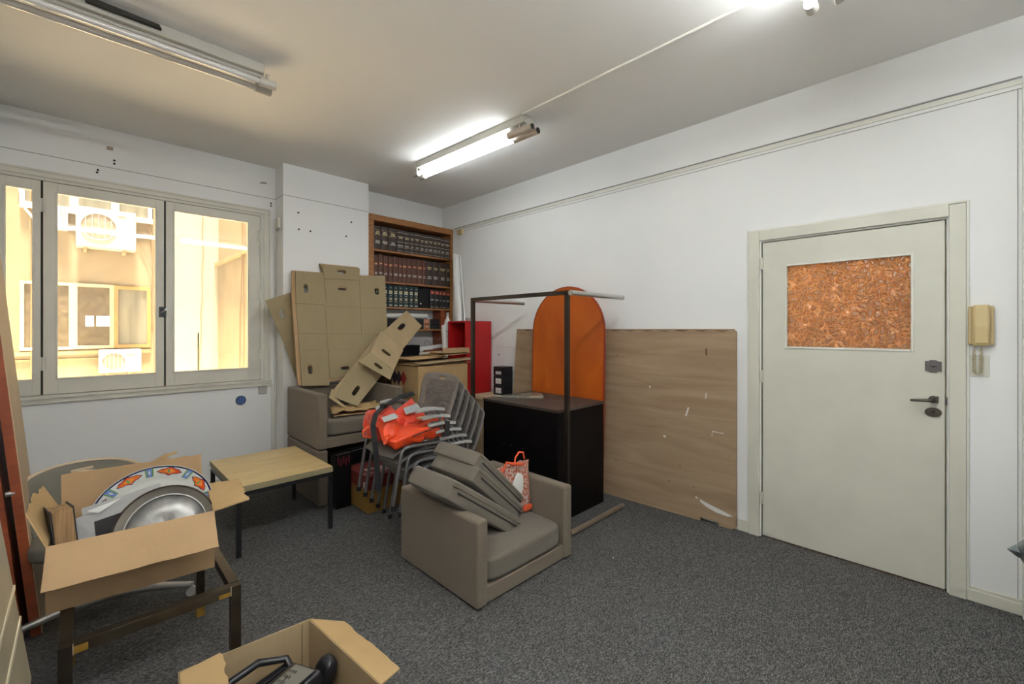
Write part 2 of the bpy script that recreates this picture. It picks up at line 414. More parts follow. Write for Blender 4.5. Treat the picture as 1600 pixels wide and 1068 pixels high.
    def pillow(self, size, M, m=None, seg=8, puff=0.35, wr=0.0, ws=6.0, seed=0.0, sharp=6.0, fold=0.0):
        """soft box: superellipsoid-ish cushion with optional wrinkles"""
        b = bmesh.new(); bmesh.ops.create_cube(b, size=2.0)
        bmesh.ops.subdivide_edges(b, edges=b.edges[:], cuts=seg, use_grid_fill=True)
        sx, sy, sz = size[0]/2, size[1]/2, size[2]/2
        vs = []
        for v in b.verts:
            x, y, z = v.co
            l = (abs(x)**sharp + abs(y)**sharp + abs(z)**sharp) ** (1/sharp)
            x, y, z = x/l, y/l, z/l
            z *= 1 + puff * (1-x*x) * (1-y*y)
            p = Vector((x*sx, y*sy, z*sz))
            if wr:
                q = p * ws + Vector((seed, seed*1.7, 0))
                p += Vector((noise.noise(q), noise.noise(q + Vector((9,0,0))), noise.noise(q + Vector((0,9,0))))) * wr
            if fold:
                q = p * ws * 1.3 + Vector((seed*2.1, 4, seed)); f_ = 1 - abs(noise.noise(q))*3.2
                p += Vector((x, y, z)).normalized() * fold * f_
            vs.append(M @ p)
        idx = {v: i for i, v in enumerate(b.verts)}
        fs = [[idx[v] for v in f.verts] for f in b.faces]
        b.free()
        return self.verts(vs, fs, m)
    def soft(self, p, th, m=None, n=12, wr=0.0, ws=9.0, seed=0.0, sag=0.0, fold=0.0):
        """soft fabric panel over four corners p0..p3, thickness th, rounded at the edge, wrinkled"""
        p = [Vector(q) for q in p]; nn = (p[1]-p[0]).cross(p[3]-p[0]).normalized()
        if nn.z < 0: nn = -nn
        top = []; bot = []
        for i in range(n+1):
            for j in range(n+1):
                a, b = i/n, j/n
                c = p[0]*(1-a)*(1-b) + p[1]*a*(1-b) + p[2]*a*b + p[3]*(1-a)*b
                e = min(1.0, 3.2*min(a, 1-a, b, 1-b))**.5
                q = c*ws + Vector((seed, seed, seed))
                w = noise.noise(q)*wr + (1-abs(noise.noise(q*1.4))*3)*fold
                top.append(c + nn*(th*.5*e + w*(.3+.7*e) - sag*4*a*(1-a)*b*(1-b))); bot.append(c - nn*th*.5*e)
        k = len(top); fs = []
        for i in range(n):
            for j in range(n):
                q = [i*(n+1)+j, (i+1)*(n+1)+j, (i+1)*(n+1)+j+1, i*(n+1)+j+1]
                fs.append(q); fs.append([k+x for x in q[::-1]])
        rim = [i*(n+1) for i in range(n+1)] + [n*(n+1)+j for j in range(1, n+1)] + [i*(n+1)+n for i in range(n-1, -1, -1)] + [j for j in range(n-1, 0, -1)]
        for a, b in zip(rim, rim[1:]+rim[:1]): fs.append([a, b, k+b, k+a])
        return self.verts(top+bot, fs, m)
    def build(self, name, m=None, parent=None, smooth=False, bevel=0.0, world=True, seg=2, solid=0.0, subsurf=0, origin=None, angle=40):
        bmesh.ops.recalc_face_normals(self.bm, faces=self.bm.faces[:])
        if parent is not None:
            if world: self.bm.transform(INV[parent])
        elif world:
            if origin is None:
                xs = [v.co for v in self.bm.verts]
                mn = [min(c[i] for c in xs) for i in range(3)]; mxx = [max(c[i] for c in xs) for i in range(3)]
                origin = Vector(((mn[0]+mxx[0])/2, (mn[1]+mxx[1])/2, mn[2]))
            origin = Vector(origin)
            self.bm.transform(Matrix.Translation(-origin))
        me = bpy.data.meshes.new(name)
        if self.mats:
            for x in self.mats: me.materials.append(x)
        else: me.materials.append(m)
        if smooth:
            for f in self.bm.faces: f.smooth = True
        self.bm.to_mesh(me); self.bm.free()
        if smooth:
            try: me.set_sharp_from_angle(angle=R(angle))
            except Exception: pass
        o = bpy.data.objects.new(name, me); COL.objects.link(o)
        if parent is not None:
            o.parent = parent; INV[o] = INV[parent]
        else:
            if world: o.location = origin; INV[o] = Matrix.Translation(-origin)
            else: INV[o] = Matrix.Identity(4)
        if solid:
            md = o.modifiers.new('thickness', 'SOLIDIFY'); md.thickness = solid; md.offset = 0
        if bevel:
            md = o.modifiers.new('bevel', 'BEVEL'); md.width = bevel; md.segments = seg; md.limit_method = 'ANGLE'; md.angle_limit = R(35)
        if subsurf:
            md = o.modifiers.new('smooth', 'SUBSURF'); md.levels = subsurf; md.render_levels = subsurf
        return o

def tag(o, label, cat, group=None):
    o['label'] = label; o['category'] = cat
    if group: o['group'] = group
    return o
def lab(o, label): o['label'] = label; return o
def thing(name, label, cat, loc=(0,0,0), rot=(0,0,0), group=None):
    o = bpy.data.objects.new(name, None); COL.objects.link(o); o.empty_display_size = 0.1
    o.location = loc; o.rotation_euler = rot
    from mathutils import Euler
    INV[o] = (Matrix.Translation(Vector(loc)) @ Euler(rot).to_matrix().to_4x4()).inverted()
    return tag(o, label, cat, group)
def struct(o): o['kind'] = 'structure'; return o
def sroot(name, loc):
    o = bpy.data.objects.new(name, None); COL.objects.link(o); o.location = loc; INV[o] = Matrix.Translation(-Vector(loc)); o['kind'] = 'structure'; return o
def copy_tree(o, parent=None):
    c = o.copy(); COL.objects.link(c)
    if parent: c.parent = parent
    for ch in list(o.children): copy_tree(ch, c)
    return c
def text_mesh(txt, size, M, extrude=0.0006, bold=0.0):
    cu = bpy.data.curves.new('lettering', 'FONT'); cu.body = txt; cu.size = size; cu.extrude = extrude; cu.offset = bold
    o = bpy.data.objects.new('lettering', cu); COL.objects.link(o)
    dg = bpy.context.evaluated_depsgraph_get()
    me = bpy.data.meshes.new_from_object(o.evaluated_get(dg))
    bpy.data.objects.remove(o)
    me.transform(M)
    mb = MB(); mb.bm.from_mesh(me); bpy.data.meshes.remove(me)
    return mb
def quad_sheet(ps, hole=None, t=.006):
    """flat board through 3D corners p0..p3 (p3 flattened into the plane); hole=(a, b, ha, hb, angle) placed by edge fractions"""
    p = [Vector(q) for q in ps]; u = (p[1]-p[0]).normalized(); n = u.cross(p[3]-p[0]).normalized(); v = n.cross(u)
    pl = [((q-p[0]).dot(u), (q-p[0]).dot(v)) for q in p]
    hs = []
    if hole:
        a, b, ha, hb, ang = hole
        c = p[0].lerp(p[1], a).lerp(p[3].lerp(p[2], a), b) - p[0]; hs = [stad(c.dot(u), c.dot(v), ha, hb, ang)]
    return MB().sheet(pl, hs, o=p[0], u=u, v=v, t=t)
def stad(cx, cy, a, b, ang=0, n=14):
    th = R(ang); r = []
    for i in range(n):
        q = 2*PI*i/n; x = math.copysign(abs(math.cos(q))**.55, math.cos(q))*a; y = math.copysign(abs(math.sin(q))**.55, math.sin(q))*b
        r.append((cx+x*math.cos(th)-y*math.sin(th), cy+x*math.sin(th)+y*math.cos(th)))
    return r
def frame_of(o, x, z):
    """matrix with local x, z axes given (y = z cross x)"""
    x = Vector(x).normalized(); z = Vector(z).normalized(); y = z.cross(x).normalized(); z = x.cross(y)
    M = Matrix.Identity(4)
    for i in range(3): M[i][0] = x[i]; M[i][1] = y[i]; M[i][2] = z[i]; M[i][3] = o[i]
    return M

# ------------------------------------------------------------------ the room
XL, XR, YB, YW, YC, ZC = -0.46, 3.39, -0.9, 4.712, 4.484, 3.04
mb = MB(); mb.box((XL-.15, YB-.15, -.12), (XR+.15, YW+.25, 0)); struct(mb.build('floor', M_carpet))
mb = MB(); mb.box((XL-.15, YB-.15, ZC), (XR+.15, YW+.25, ZC+.2)); struct(mb.build('ceiling', M_ceil))
mb = MB(); mb.box((XL-.15, YB, 0), (XL, YW+.25, ZC)); struct(mb.build('wall_left', M_wall))
mb = MB(); mb.box((XL-.15, YB-.15, 0), (XR+.15, YB, ZC)); struct(mb.build('wall_rear', M_wall))
# door wall with the opening cut out
DY0, DY1, DZ = 0.005, 0.932, 2.062
mb = MB()
mb.box((XR, DY1, 0), (XR+.12, YW+.25, ZC)); mb.box((XR, YB, 0), (XR+.12, DY0, ZC)); mb.box((XR, DY0, DZ), (XR+.12, DY1, ZC))
wr = struct(mb.build('wall_right', M_wall))
# window wall with opening, wall behind bookcase, chimney-like column
WX0, WX1, WZ0, WZ1 = -0.44, 1.262, 0.935, 2.585
mb = MB()
mb.box((XL, YW, 0), (XR+.1, YW+.25, WZ0)); mb.box((XL, YW, WZ1), (XR+.1, YW+.25, ZC)); mb.box((WX1, YW, WZ0), (XR+.1, YW+.25, WZ1)); mb.box((XL, YW, WZ0), (WX0, YW+.25, WZ1))
wb = struct(mb.build('wall_window', M_wall))
mb = MB(); mb.box((1.376, YC, 0), (2.242, YW, ZC))
wc = struct(mb.build('wall_column', M_wall))
mb = MB(); mb.box((3.345, YB, 0), (3.39, -.262, 2.69)); struct(mb.build('trim_corner_upright', M_trim))

# seams, holes, patches on the walls: real thin pieces
mb = MB()
mb.box((XL, YW-.0015, 2.734), (1.376, YW, 2.739)); mb.box((1.376, YC-.0015, 2.7335), (2.242, YC, 2.7385)); mb.box((1.3745, YC, 2.7335), (1.376, YW, 2.7385))
struct(mb.build('trim_seam', M_crack))
mb = MB()
for x, z in ((1.513, 2.59), (1.518, 2.428), (1.627, 2.427), (2.048, 2.589), (1.992, 2.431)):
    mb.disc((x, YC, z), (0, -1, 0), .009, .002, 10)
for x, z in ((.195, 2.80), (.195, 2.775), (.10, 2.70), (.095, 2.68), (1.335, 2.69), (1.335, 2.665)):
    mb.disc((x, YW, z), (0, -1, 0), .008, .002, 10)
for y, z in ((3.62, 1.16), (3.56, 1.03)):
    mb.disc((XR, y, z), (-1, 0, 0), .008, .002, 10)
struct(mb.build('wall_drill_holes', M_hole))
mb = MB()
mb.box((.150, YW-.002, 2.875), (.188, YW, 2.905)); mb.verts([(1.235, YW-.002, 2.862), (1.295, YW-.002, 2.872), (1.30, YW-.002, 2.886), (1.25, YW-.002, 2.882)], [(0,1,2,3)])
struct(mb.build('wall_bare_patches', mat('bare_plaster_patch', (0.36, 0.31, 0.27), 0.9)))
mb = MB(); mb.box((XR-.003, 3.33, 1.244), (XR, 3.73, 1.256)); mb.box((XR-.003, 3.33, .60), (XR, 3.34, 1.25))
struct(mb.build('trim_low_panel', M_white))

# picture rail on the door wall
mb = MB(); mb.box((XR-.008, -.262, 2.694), (XR, YW, 2.722)); mb.box((XR-.003, -.262, 2.672), (XR, YW-.2, 2.676), M_crack)
mb.mats = [M_trim, M_crack]
for f in mb.bm.faces: f.material_index = 0
struct(mb.build('trim_rail', M_trim, bevel=.002))
mb = MB(); mb.tube([(XR-.006, -.262, 2.730), (XR-.006, 4.45, 2.730)], .0045, 6); struct(mb.build('trim_rail_cable', M_crack))  # dark grey cable along the top of the rail
mb = MB(); mb.box((XR-.003, -.262, 2.671), (XR, 4.35, 2.6745)); mb.box((XR-.003, -.2495, 0.07), (XR, -.246, 2.6745)); struct(mb.build('trim_thin_line', M_crack))
# skirting
def skirting(name, a, b, nrm):
    mb = MB(); n = Vector(nrm); a = Vector(a); b = Vector(b)
    lo = [min(a[i], b[i], a[i]+n[i]*.014, b[i]+n[i]*.014) for i in range(3)]; hi = [max(a[i], b[i], a[i]+n[i]*.014, b[i]+n[i]*.014) for i in range(3)]
    mb.box((lo[0], lo[1], 0), (hi[0], hi[1], .062))
    lo2 = [min(a[i], b[i], a[i]+n[i]*.008, b[i]+n[i]*.008) for i in range(3)]; hi2 = [max(a[i], b[i], a[i]+n[i]*.008, b[i]+n[i]*.008) for i in range(3)]
    mb.box((lo2[0], lo2[1], .062), (hi2[0], hi2[1], .078))
    struct(mb.build(name, M_cream, bevel=.003))
skirting('baseboard_right', (XR, 1.006, 0), (XR, YW, 0), (-1, 0, 0))
skirting('baseboard_right_end', (XR, -.262, 0), (XR, -.07, 0), (-1, 0, 0))
skirting('baseboard_window', (XL, YW, 0), (1.376, YW, 0), (0, -1, 0))
skirting('baseboard_left', (XL, YB, 0), (XL, YW, 0), (1, 0, 0))
skirting('baseboard_column', (1.376, YC, 0), (2.242, YC, 0), (0, -1, 0))

# ------------------------------------------------------------------ the door
dr = sroot('door_1', (XR, .47, 0))
def casing(name, parts, parent, m):
    mb = MB()
    for a, b in parts: mb.box(a, b)
    return mb.build(name, m, parent, bevel=.004)
casing('door_casing', [((XR-.022, 1.004, 0), (XR, .937, 2.137)), ((XR-.022, -.066, 0), (XR, 0.0, 2.130)), ((XR-.022, 0.0, 2.068), (XR, .937, 2.134))], dr, M_cream)
mb = MB(); mb.box((XR-.012, 1.016, 0), (XR, 1.004, 2.149)); mb.box((XR-.012, -.078, 0), (XR, -.066, 2.142)); mb.box((XR-.012, -.066, 2.134), (XR, 1.004, 2.147))
mb.build('door_casing_bead', M_trim, dr, bevel=.003)
mb = MB(); mb.box((XR, DY0, 0), (XR+.12, DY0+.004, DZ)); mb.box((XR, DY1-.004, 0), (XR+.12, DY1, DZ)); mb.box((XR, DY0, DZ-.004), (XR+.12, DY1, DZ)); mb.box((XR+.045, DY0, 0), (XR+.06, DY0+.025, DZ)); mb.box((XR+.045, DY1-.025, 0), (XR+.06, DY1, DZ)); mb.box((XR+.045, DY0, DZ-.025), (XR+.06, DY1, DZ))
mb.build('door_jamb', M_cream, dr)
# leaf with the pane cut out
gy0, gy1, gz0, gz1 = .155, .772, 1.335, 1.876
ly0, ly1, lz0, lz1 = .016, .919, .012, 2.052
mb = MB()
for a, b in (((XR+.002, ly0, lz0), (XR+.042, gy0, lz1)), ((XR+.002, gy1, lz0), (XR+.042, ly1, lz1)), ((XR+.002, gy0, lz0), (XR+.042, gy1, gz0)), ((XR+.002, gy0, gz1), (XR+.042, gy1, lz1))):
    mb.box(a, b)
bmesh.ops.remove_doubles(mb.bm, verts=mb.bm.verts[:], dist=1e-5)
leaf = mb.build('door_leaf', M_cream, dr)
mb = MB(); w = .014
mb.box((XR-.004, gy0-w, gz0-w), (XR+.006, gy0, gz1+w)); mb.box((XR-.004, gy1, gz0-w), (XR+.006, gy1+w, gz1+w)); mb.box((XR-.004, gy0, gz1), (XR+.006, gy1, gz1+w)); mb.box((XR-.004, gy0, gz0-w), (XR+.006, gy1, gz0))
mb.build('glazing_bead', M_trim, leaf, bevel=.003)
mb = MB(); mb.box((XR+.018, gy0, gz0), (XR+.024, gy1, gz1)); lab(mb.build('pane', M_amber, leaf), 'amber hammered glass pane')
for z0, z1 in ((1.868, 1.948), (1.079, 1.164), (.228, .313)):
    mb = MB(); mb.tube([(XR-.006, .928, z0), (XR-.006, .928, z1)], .0085, 8); mb.box((XR-.002, .912, z0), (XR+.004, .94, z1)); mb.disc((XR-.006, .928, (z0+z1)/2-.001), (0,0,1), .0095, .003, 8)
    mb.build('hinge', M_cream, dr, smooth=True)
# lock plate, lever handle, key rosette
mb = MB()
pl = [(-.034, -.028), (-.02, -.028), (-.012, -.035), (.012, -.035), (.02, -.028), (.034, -.028), (.034, .028), (.02, .028), (.012, .035), (-.012, .035), (-.02, .028), (-.034, .028)]
mb.sheet(pl, o=(XR-.001, .062, 1.243), u=(0,-1,0), v=(0,0,1), t=.005); mb.build('lock_plate', M_lockplate, leaf, bevel=.001)
mb = MB(); mb.box((XR-.006, .048, 1.2395), (XR-.0035, .076, 1.2435)); mb.disc((XR-.004, .062, 1.2415), (-1,0,0), .005, .002, 10); mb.build('keyhole', M_hole, leaf)
mb = MB()
mb.disc((XR+.001, .062, 1.058), (-1,0,0), .020, .008, 20); mb.box((XR-.008, .040, 1.040), (XR+.001, .06, 1.076))
mb.tube([(XR-.005, .062, 1.056), (XR-.045, .062, 1.056), (XR-.05, .072, 1.056), (XR-.05, .155, 1.049)], [.010, .010, .0095, .007], 10)
mb.build('door_handle', M_bronze, leaf, smooth=True, bevel=.001)
mb = MB(); mb.disc((XR+.001, .062, .986), (-1,0,0), .026, .006, 28, sx=1.35); mb.disc((XR-.004, .062, .986), (-1,0,0), .017, .005, 24, sx=1.3)
ro = mb.build('key_rosette', M_bronze, leaf, smooth=True)
mb = MB(); mb.disc((XR-.009, .062, .989), (-1,0,0), .006, .0015, 12); mb.box((XR-.0105, .060, .977), (XR-.009, .064, .989)); mb.build('keyhole', M_hole, ro)
mb = MB(); mb.box((XR-.003, .0055, 1.03), (XR+.004, .016, 1.075)); mb.build('strike_plate', M_lockplate, dr)
# corridor beyond the door, with its own lamp
mb = MB(); mb.box((XR+1.4, -.8, -.02), (XR+1.45, 1.9, 2.6)); mb.box((XR+.12, 1.85, 0), (XR+1.4, 1.9, 2.6)); mb.box((XR+.12, -.8, 0), (XR+1.4, -.75, 2.6)); mb.box((XR+.12, -.8, 2.6), (XR+1.45, 1.9, 2.65)); mb.box((XR+.12, -.8, -.06), (XR+1.45, 1.9, 0))
struct(mb.build('wall_corridor', M_amberroom))
ld = bpy.data.lights.new('corridor_lamp', 'POINT'); ld.energy = 48; ld.color = (1.0, 0.84, 0.60); ld.shadow_soft_size = .08
lo = bpy.data.objects.new('corridor_lamp', ld); COL.objects.link(lo); lo.location = (XR+.75, .95, 1.95)

# ------------------------------------------------------------------ the window
wn = sroot('window_1', (.4, YW, .9))
mb = MB()
for a, b in (((XL, YW-.016, 2.570), (1.318, YW, 2.612)), ((1.268, YW-.016, .935), (1.318, YW, 2.570)), ((XL, YW-.024, 2.604), (1.327, YW, 2.620)), ((1.313, YW-.024, .93), (1.327, YW, 2.604))):
    mb.box(a, b)
mb.build('window_casing', M_creamw, wn, bevel=.004)
mb = MB(); mb.box((XL, YW-.03, .936), (1.335, YW+.1, .962)); mb.box((XL, YW-.018, .918), (1.335, YW, .938)); mb.box((XL, YW-.026, .900), (1.335, YW, .919))
mb.build('window_sill', M_creamw, wn, bevel=.005)
mb = MB()
for a, b in (((WX0, YW, 2.548), (WX1, YW+.09, WZ1)), ((1.240, YW, .95), (WX1, YW+.09, 2.56)), ((WX0, YW, .935), (WX0+.02, YW+.09, 2.56)), ((WX0, YW+.02, .935), (WX1, YW+.09, .962))):
    mb.box(a, b)
mb.build('window_frame', M_creamw, wn, bevel=.003)
mb = MB(); mb.box((WX0, YW+.09, WZ0-.02), (WX1, YW+.25, WZ0+.01)); mb.build('outer_ledge', M_facade2, wn)
def sash(x0, x1, g0, g1, hinge_x=None, hz=()):
    y0, y1 = YW+.004, YW+.044
    mb = MB()
    z0, z1, a0, a1 = .966, 2.545, 1.084, 2.470
    mb.box((x0, y0, z0), (g0, y1, z1)); mb.box((g1, y0, z0), (x1, y1, z1)); mb.box((g0, y0, z0), (g1, y1, a0)); mb.box((g0, y0, a1), (g1, y1, z1))
    s = mb.build('sash', M_creamw, wn, bevel=.002)
    mb = MB(); w = .012
    mb.box((g0-w, y0-.006, a0-w), (g0, y0+.01, a1+w)); mb.box((g1, y0-.006, a0-w), (g1+w, y0+.01, a1+w)); mb.box((g0, y0-.006, a0-w), (g1, y0+.01, a0)); mb.box((g0, y0-.006, a1), (g1, y0+.01, a1+w))
    mb.build('glazing_bead', M_creamw, s, bevel=.003)
    mb = MB(); mb.box((g0, y0+.018, a0), (g1, y0+.022, a1)); mb.build('pane', M_pane, s)
    for z in hz:
        mb = MB(); mb.tube([(hinge_x, y0-.012, z-.05), (hinge_x, y0-.012, z-.001)], .0095, 8); mb.tube([(hinge_x, y0-.012, z+.001), (hinge_x, y0-.012, z+.05)], .0095, 8); mb.box((hinge_x-.02, y0-.004, z-.05), (hinge_x+.006, y0+.002, z+.05))
        mb.build('hinge', M_creamw, s, smooth=True)
    return s
sash(-.43, -.205, -.375, -.248)
s2 = sash(-.193, .508, -.119, .451, -.190, (2.365, 1.195))
s3 = sash(.520, 1.238, .580, 1.139, 1.231, (2.354, 1.785, 1.216))
mb = MB(); mb.box((.500, YW-.002, 1.555), (.522, YW+.006, 1.64)); mb.box((.474, YW-.008, 1.555), (.500, YW+.004, 1.64)); lt = mb.build('latch_plate', M_blackmetal, s2, bevel=.002)
mb = MB(); mb.tube([(.488, YW-.006, 1.59), (.492, YW-.026, 1.595), (.52, YW-.03, 1.618)], [.007, .007, .006], 8); mb.disc((.52, YW-.034, 1.618), (0,1,0), .012, .008, 12); mb.build('latch_knob', M_chrome, lt, smooth=True)
mb = MB(); mb.box((-.205, YW+.001, .966), (-.193, YW+.003, 2.545)); mb.box((.508, YW+.012, .966), (.520, YW+.014, 2.545)); mb.box((-.43, YW+.006, 2.545), (1.24, YW+.008, 2.549)); mb.build('sash_gap', M_gap, wn)

# vertical roller-blind strap channel and pipes beside the window
mb = MB(); mb.box((1.336, YW-.012, .02), (1.352, YW, .905)); mb.box((1.362, YW-.02, .02), (1.372, YW, 2.42)); o = mb.build('cable_cover', M_trim, bevel=.002); tag(o, 'thin vertical painted cable cover in the corner right of the window', 'cable cover')
t = thing('strap_roller_box', 'small painted blind-strap box high on the column beside the window', 'blind box', (1.37, 4.62, 2.46))
mb = MB(); mb.box((1.352, 4.56, 2.43), (1.376, 4.66, 2.53)); mb.build('body', M_creamw, t, bevel=.006)
mb = MB(); mb.box((1.356, 4.585, 2.415), (1.366, 4.635, 2.431)); mb.build('strap_slot', M_crack, t)
t = thing('blind_strap_winder', 'small grey winder box under the right end of the window sill', 'winder box', (1.26, YW-.02, .82))
mb = MB(); mb.box((1.222, YW-.022, .822), (1.296, YW, .905)); mb.build('body', M_greyplastic, t, bevel=.008, seg=3)
mb = MB(); mb.box((1.25, YW-.024, .900), (1.268, YW-.016, .91)); mb.build('strap_slot', M_crack, t)
t = thing('wall_vent', 'round blue vent cap on the wall below the window', 'vent cap', (1.075, YW, .74))
mb = MB(); mb.disc((1.075, YW, .782), (0,-1,0), .040, .012, 28, rb=.037); mb.build('cap', M_blue, t, smooth=True)
mb = MB(); mb.tube([(1.075+.040*math.cos(a), YW-.008, .782+.040*math.sin(a)) for a in [2*PI*i/28 for i in range(28)]], .004, 6, closed=True); mb.build('rim', mat('dark_blue_rim', (.03,.05,.10), .5), t, smooth=True)

# ------------------------------------------------------------------ ceiling lamps
def tube_lamp(name, label, p0, p1, side, lit, cap0, cap1, base=True, ends_open=0, m_on=None):
    """twin fluorescent fitting under the ceiling; p0/p1 centre-line ends; side = half spacing vector"""
    p0 = Vector(p0); p1 = Vector(p1); d = (p1-p0).normalized(); s = Vector(side)
    t = thing(name, label, 'ceiling lamp', ((p0.x+p1.x)/2, (p0.y+p1.y)/2, ZC))
    mb = MB(); mid0 = p0 + d*.06; mid1 = p1 - d*.06
    mb.bar(Vector((mid0.x, mid0.y, ZC-.030)), Vector((mid1.x, mid1.y, ZC-.030)), .115, .058)
    mb.bar(Vector((mid0.x, mid0.y, ZC-.066)), Vector((mid1.x, mid1.y, ZC-.066)), .05, .02)
    mb.build('base_channel', M_lampbody, t, bevel=.004)
    for sg in (-1, 1):
        a = p0 + s*sg; b = p1 + s*sg
        mb = MB(); mb.tube([a + d*cap0*.9, b - d*cap1*.9], .0175, 16)
        tb = mb.build('fluorescent_tube', (m_on or M_lit) if lit else M_tubeoff, t, smooth=True)
        for q, dd, c in ((a, d, cap0), (b, -d, cap1)):
            mb = MB(); mb.tube([q, q + dd*c], .0255, 20)
            mb.box((q.x-.008+dd.x*c*.5, q.y-.008+dd.y*c*.5, q.z+.015), (q.x+.008+dd.x*c*.5, q.y+.008+dd.y*c*.5, ZC-.055))
            hs = mb.build('tube_holder', M_lampmetal if c > .12 else M_lampbody, t, smooth=True)
            mb = MB(); mb.disc(q - dd*.0015, dd, .0215 if c > .12 else .024, .003, 20)
            mb.build('holder_mouth' if c > .12 else 'holder_rim', M_gap if c > .12 else M_blackmetal, hs)
    return t
tube_lamp('fluorescent_lamp', 'lit twin fluorescent tube lamp on the ceiling near the bookcase', (2.38, 2.150, 2.930), (2.32, 3.628, 2.930), (.040, .008, 0), True, .24, .07)
tube_lamp('fluorescent_lamp', 'switched-off twin tube lamp on the ceiling near the window', (.845, 2.945, 2.930), (-.42, 2.958, 2.930), (0, .046, 0), False, .085, .085)
tube_lamp('fluorescent_lamp', 'twin tube lamp at the top edge above the door side, only its end visible', (2.41, .395, 2.930), (1.13, .395, 2.930), (0, .05, 0), True, .06, .06, m_on=M_litC)
tube_lamp('fluorescent_lamp', 'added unseen fill lamp with twin tubes on the ceiling above the camera', (.95, .395, 2.930), (-.33, .395, 2.930), (0, .05, 0), True, .06, .06, m_on=M_litD)  # added out of view to brighten the room
t = thing('lamp_starter_cover', 'thin black strip on the side of the switched-off lamp', 'lamp clip', (.19, 2.89, 2.97))
INVT = INV[t]
mb = MB(); mb.verts([(.02, 2.888, 2.998), (.30, 2.888, 3.000), (.29, 2.885, 3.018), (.01, 2.885, 3.025), (.02, 2.870, 3.000), (.30, 2.870, 3.002), (.29, 2.870, 3.02), (.01, 2.870, 3.027)], [(0,1,2,3),(4,7,6,5),(0,4,5,1),(1,5,6,2),(2,6,7,3),(3,7,4,0)]); mb.build('strip', M_gap, t)
o = MB().tube([(2.30, 2.20, ZC-.012), (2.30, .5, ZC-.012), (2.31, -.6, ZC-.012)], .0075, 8).build('ceiling_conduit', M_trim, smooth=True)
tag(o, 'thin painted cable conduit running over the ceiling from the lit lamp', 'conduit')
pts = [(.70+.10*math.cos(a), 1.93+.11*math.sin(a), ZC-.012-.01*math.sin(a*2)) for a in [R(20+i*14) for i in range(24)]]
o = MB().tube(pts, .0025, 6).build('ceiling_wire', M_crack, smooth=True); tag(o, 'loop of thin wire hanging at the ceiling near the top edge', 'wire')

# small ivory junction box on the rail
t = thing('junction_box', 'small ivory junction box under the rail beside the bookcase top', 'junction box', (3.37, 4.30, 2.62))
mb = MB(); mb.box((3.352, 4.262, 2.635), (3.39, 4.352, 2.695)); mb.build('body', M_ivory, t, bevel=.004)
mb = MB(); mb.box((3.348, 4.285, 2.628), (3.358, 4.345, 2.637)); mb.build('lip', M_ivory2, t)

# intercom handset, wall plate and coiled cord
t = thing('intercom_phone', 'aged ivory intercom handset on the wall right of the door', 'intercom', (XR-.03, -.118, 1.36))
mb = MB(); mb.box((XR-.030, -.072, 1.368), (XR, -.166, 1.572)); mb.build('base', M_ivory2, t, bevel=.006)
mb = MB()
prof = [(-.092, .036), (-.088, .046), (-.05, .052), (.05, .052), (.088, .046), (.10, .036)]
vs = []; fs = []
for z, dx in ((1.362, .038), (1.380, .050), (1.47, .056), (1.555, .052), (1.578, .040)):
    for y in (-.091, -.097, -.144, -.150): vs.append((XR-dx+(.012 if y in (-.091, -.150) else 0), y, z))
for z in (1.362, 1.578): pass
n = 4
for i in range(4):
    for j in range(3): fs.append((i*n+j, i*n+j+1, (i+1)*n+j+1, (i+1)*n+j))
k = len(vs); vs += [(XR-.02, v[1], v[2]) for v in vs[:k]]
for i in range(4):
    fs.append((i*n, (i+1)*n, k+(i+1)*n, k+i*n)); fs.append((i*n+3, k+i*n+3, k+(i+1)*n+3, (i+1)*n+3))
for j in range(3): fs.append((j, k+j, k+j+1, j+1)); fs.append((16+j, 16+j+1, k+16+j+1, k+16+j))
mb.verts(vs, fs); mb.build('handset', M_ivory, t, bevel=.004, seg=3)
mb = MB(); mb.box((XR-.034, -.074, 1.375), (XR-.028, -.084, 1.568)); mb.box((XR-.034, -.155, 1.375), (XR-.028, -.164, 1.568)); mb.build('side_rail', M_ivory2, t, bevel=.002)
pts = []
for i in range(260):
    f = i/259; a = f*2*PI*34
    if f < .42: c = Vector((XR-.022, -.094, 1.345 - f/.42*.115))
    elif f < .58:
        b = (f-.42)/.16*PI; c = Vector((XR-.022, -.1065+.0125*math.cos(b), 1.23-.0125*math.sin(b)))
    else: c = Vector((XR-.022, -.119, 1.23 + (f-.58)/.42*.115))
    pts.append(c + Vector((math.cos(a)*.006, math.sin(a)*.006, 0)))
mb = MB(); mb.tube([(XR-.02, -.10, 1.37), (XR-.022, -.094, 1.348)] + pts + [(XR-.02, -.122, 1.355), (XR-.02, -.118, 1.372)], .0018, 5); mb.build('coiled_cord', M_cord, t, smooth=True)
o = MB().box((XR-.006, -.150, 1.198), (XR, -.074, 1.312)).build('blank_wall_plate', M_cream, bevel=.003); tag(o, 'blank cream wall plate behind the intercom cord', 'wall plate')

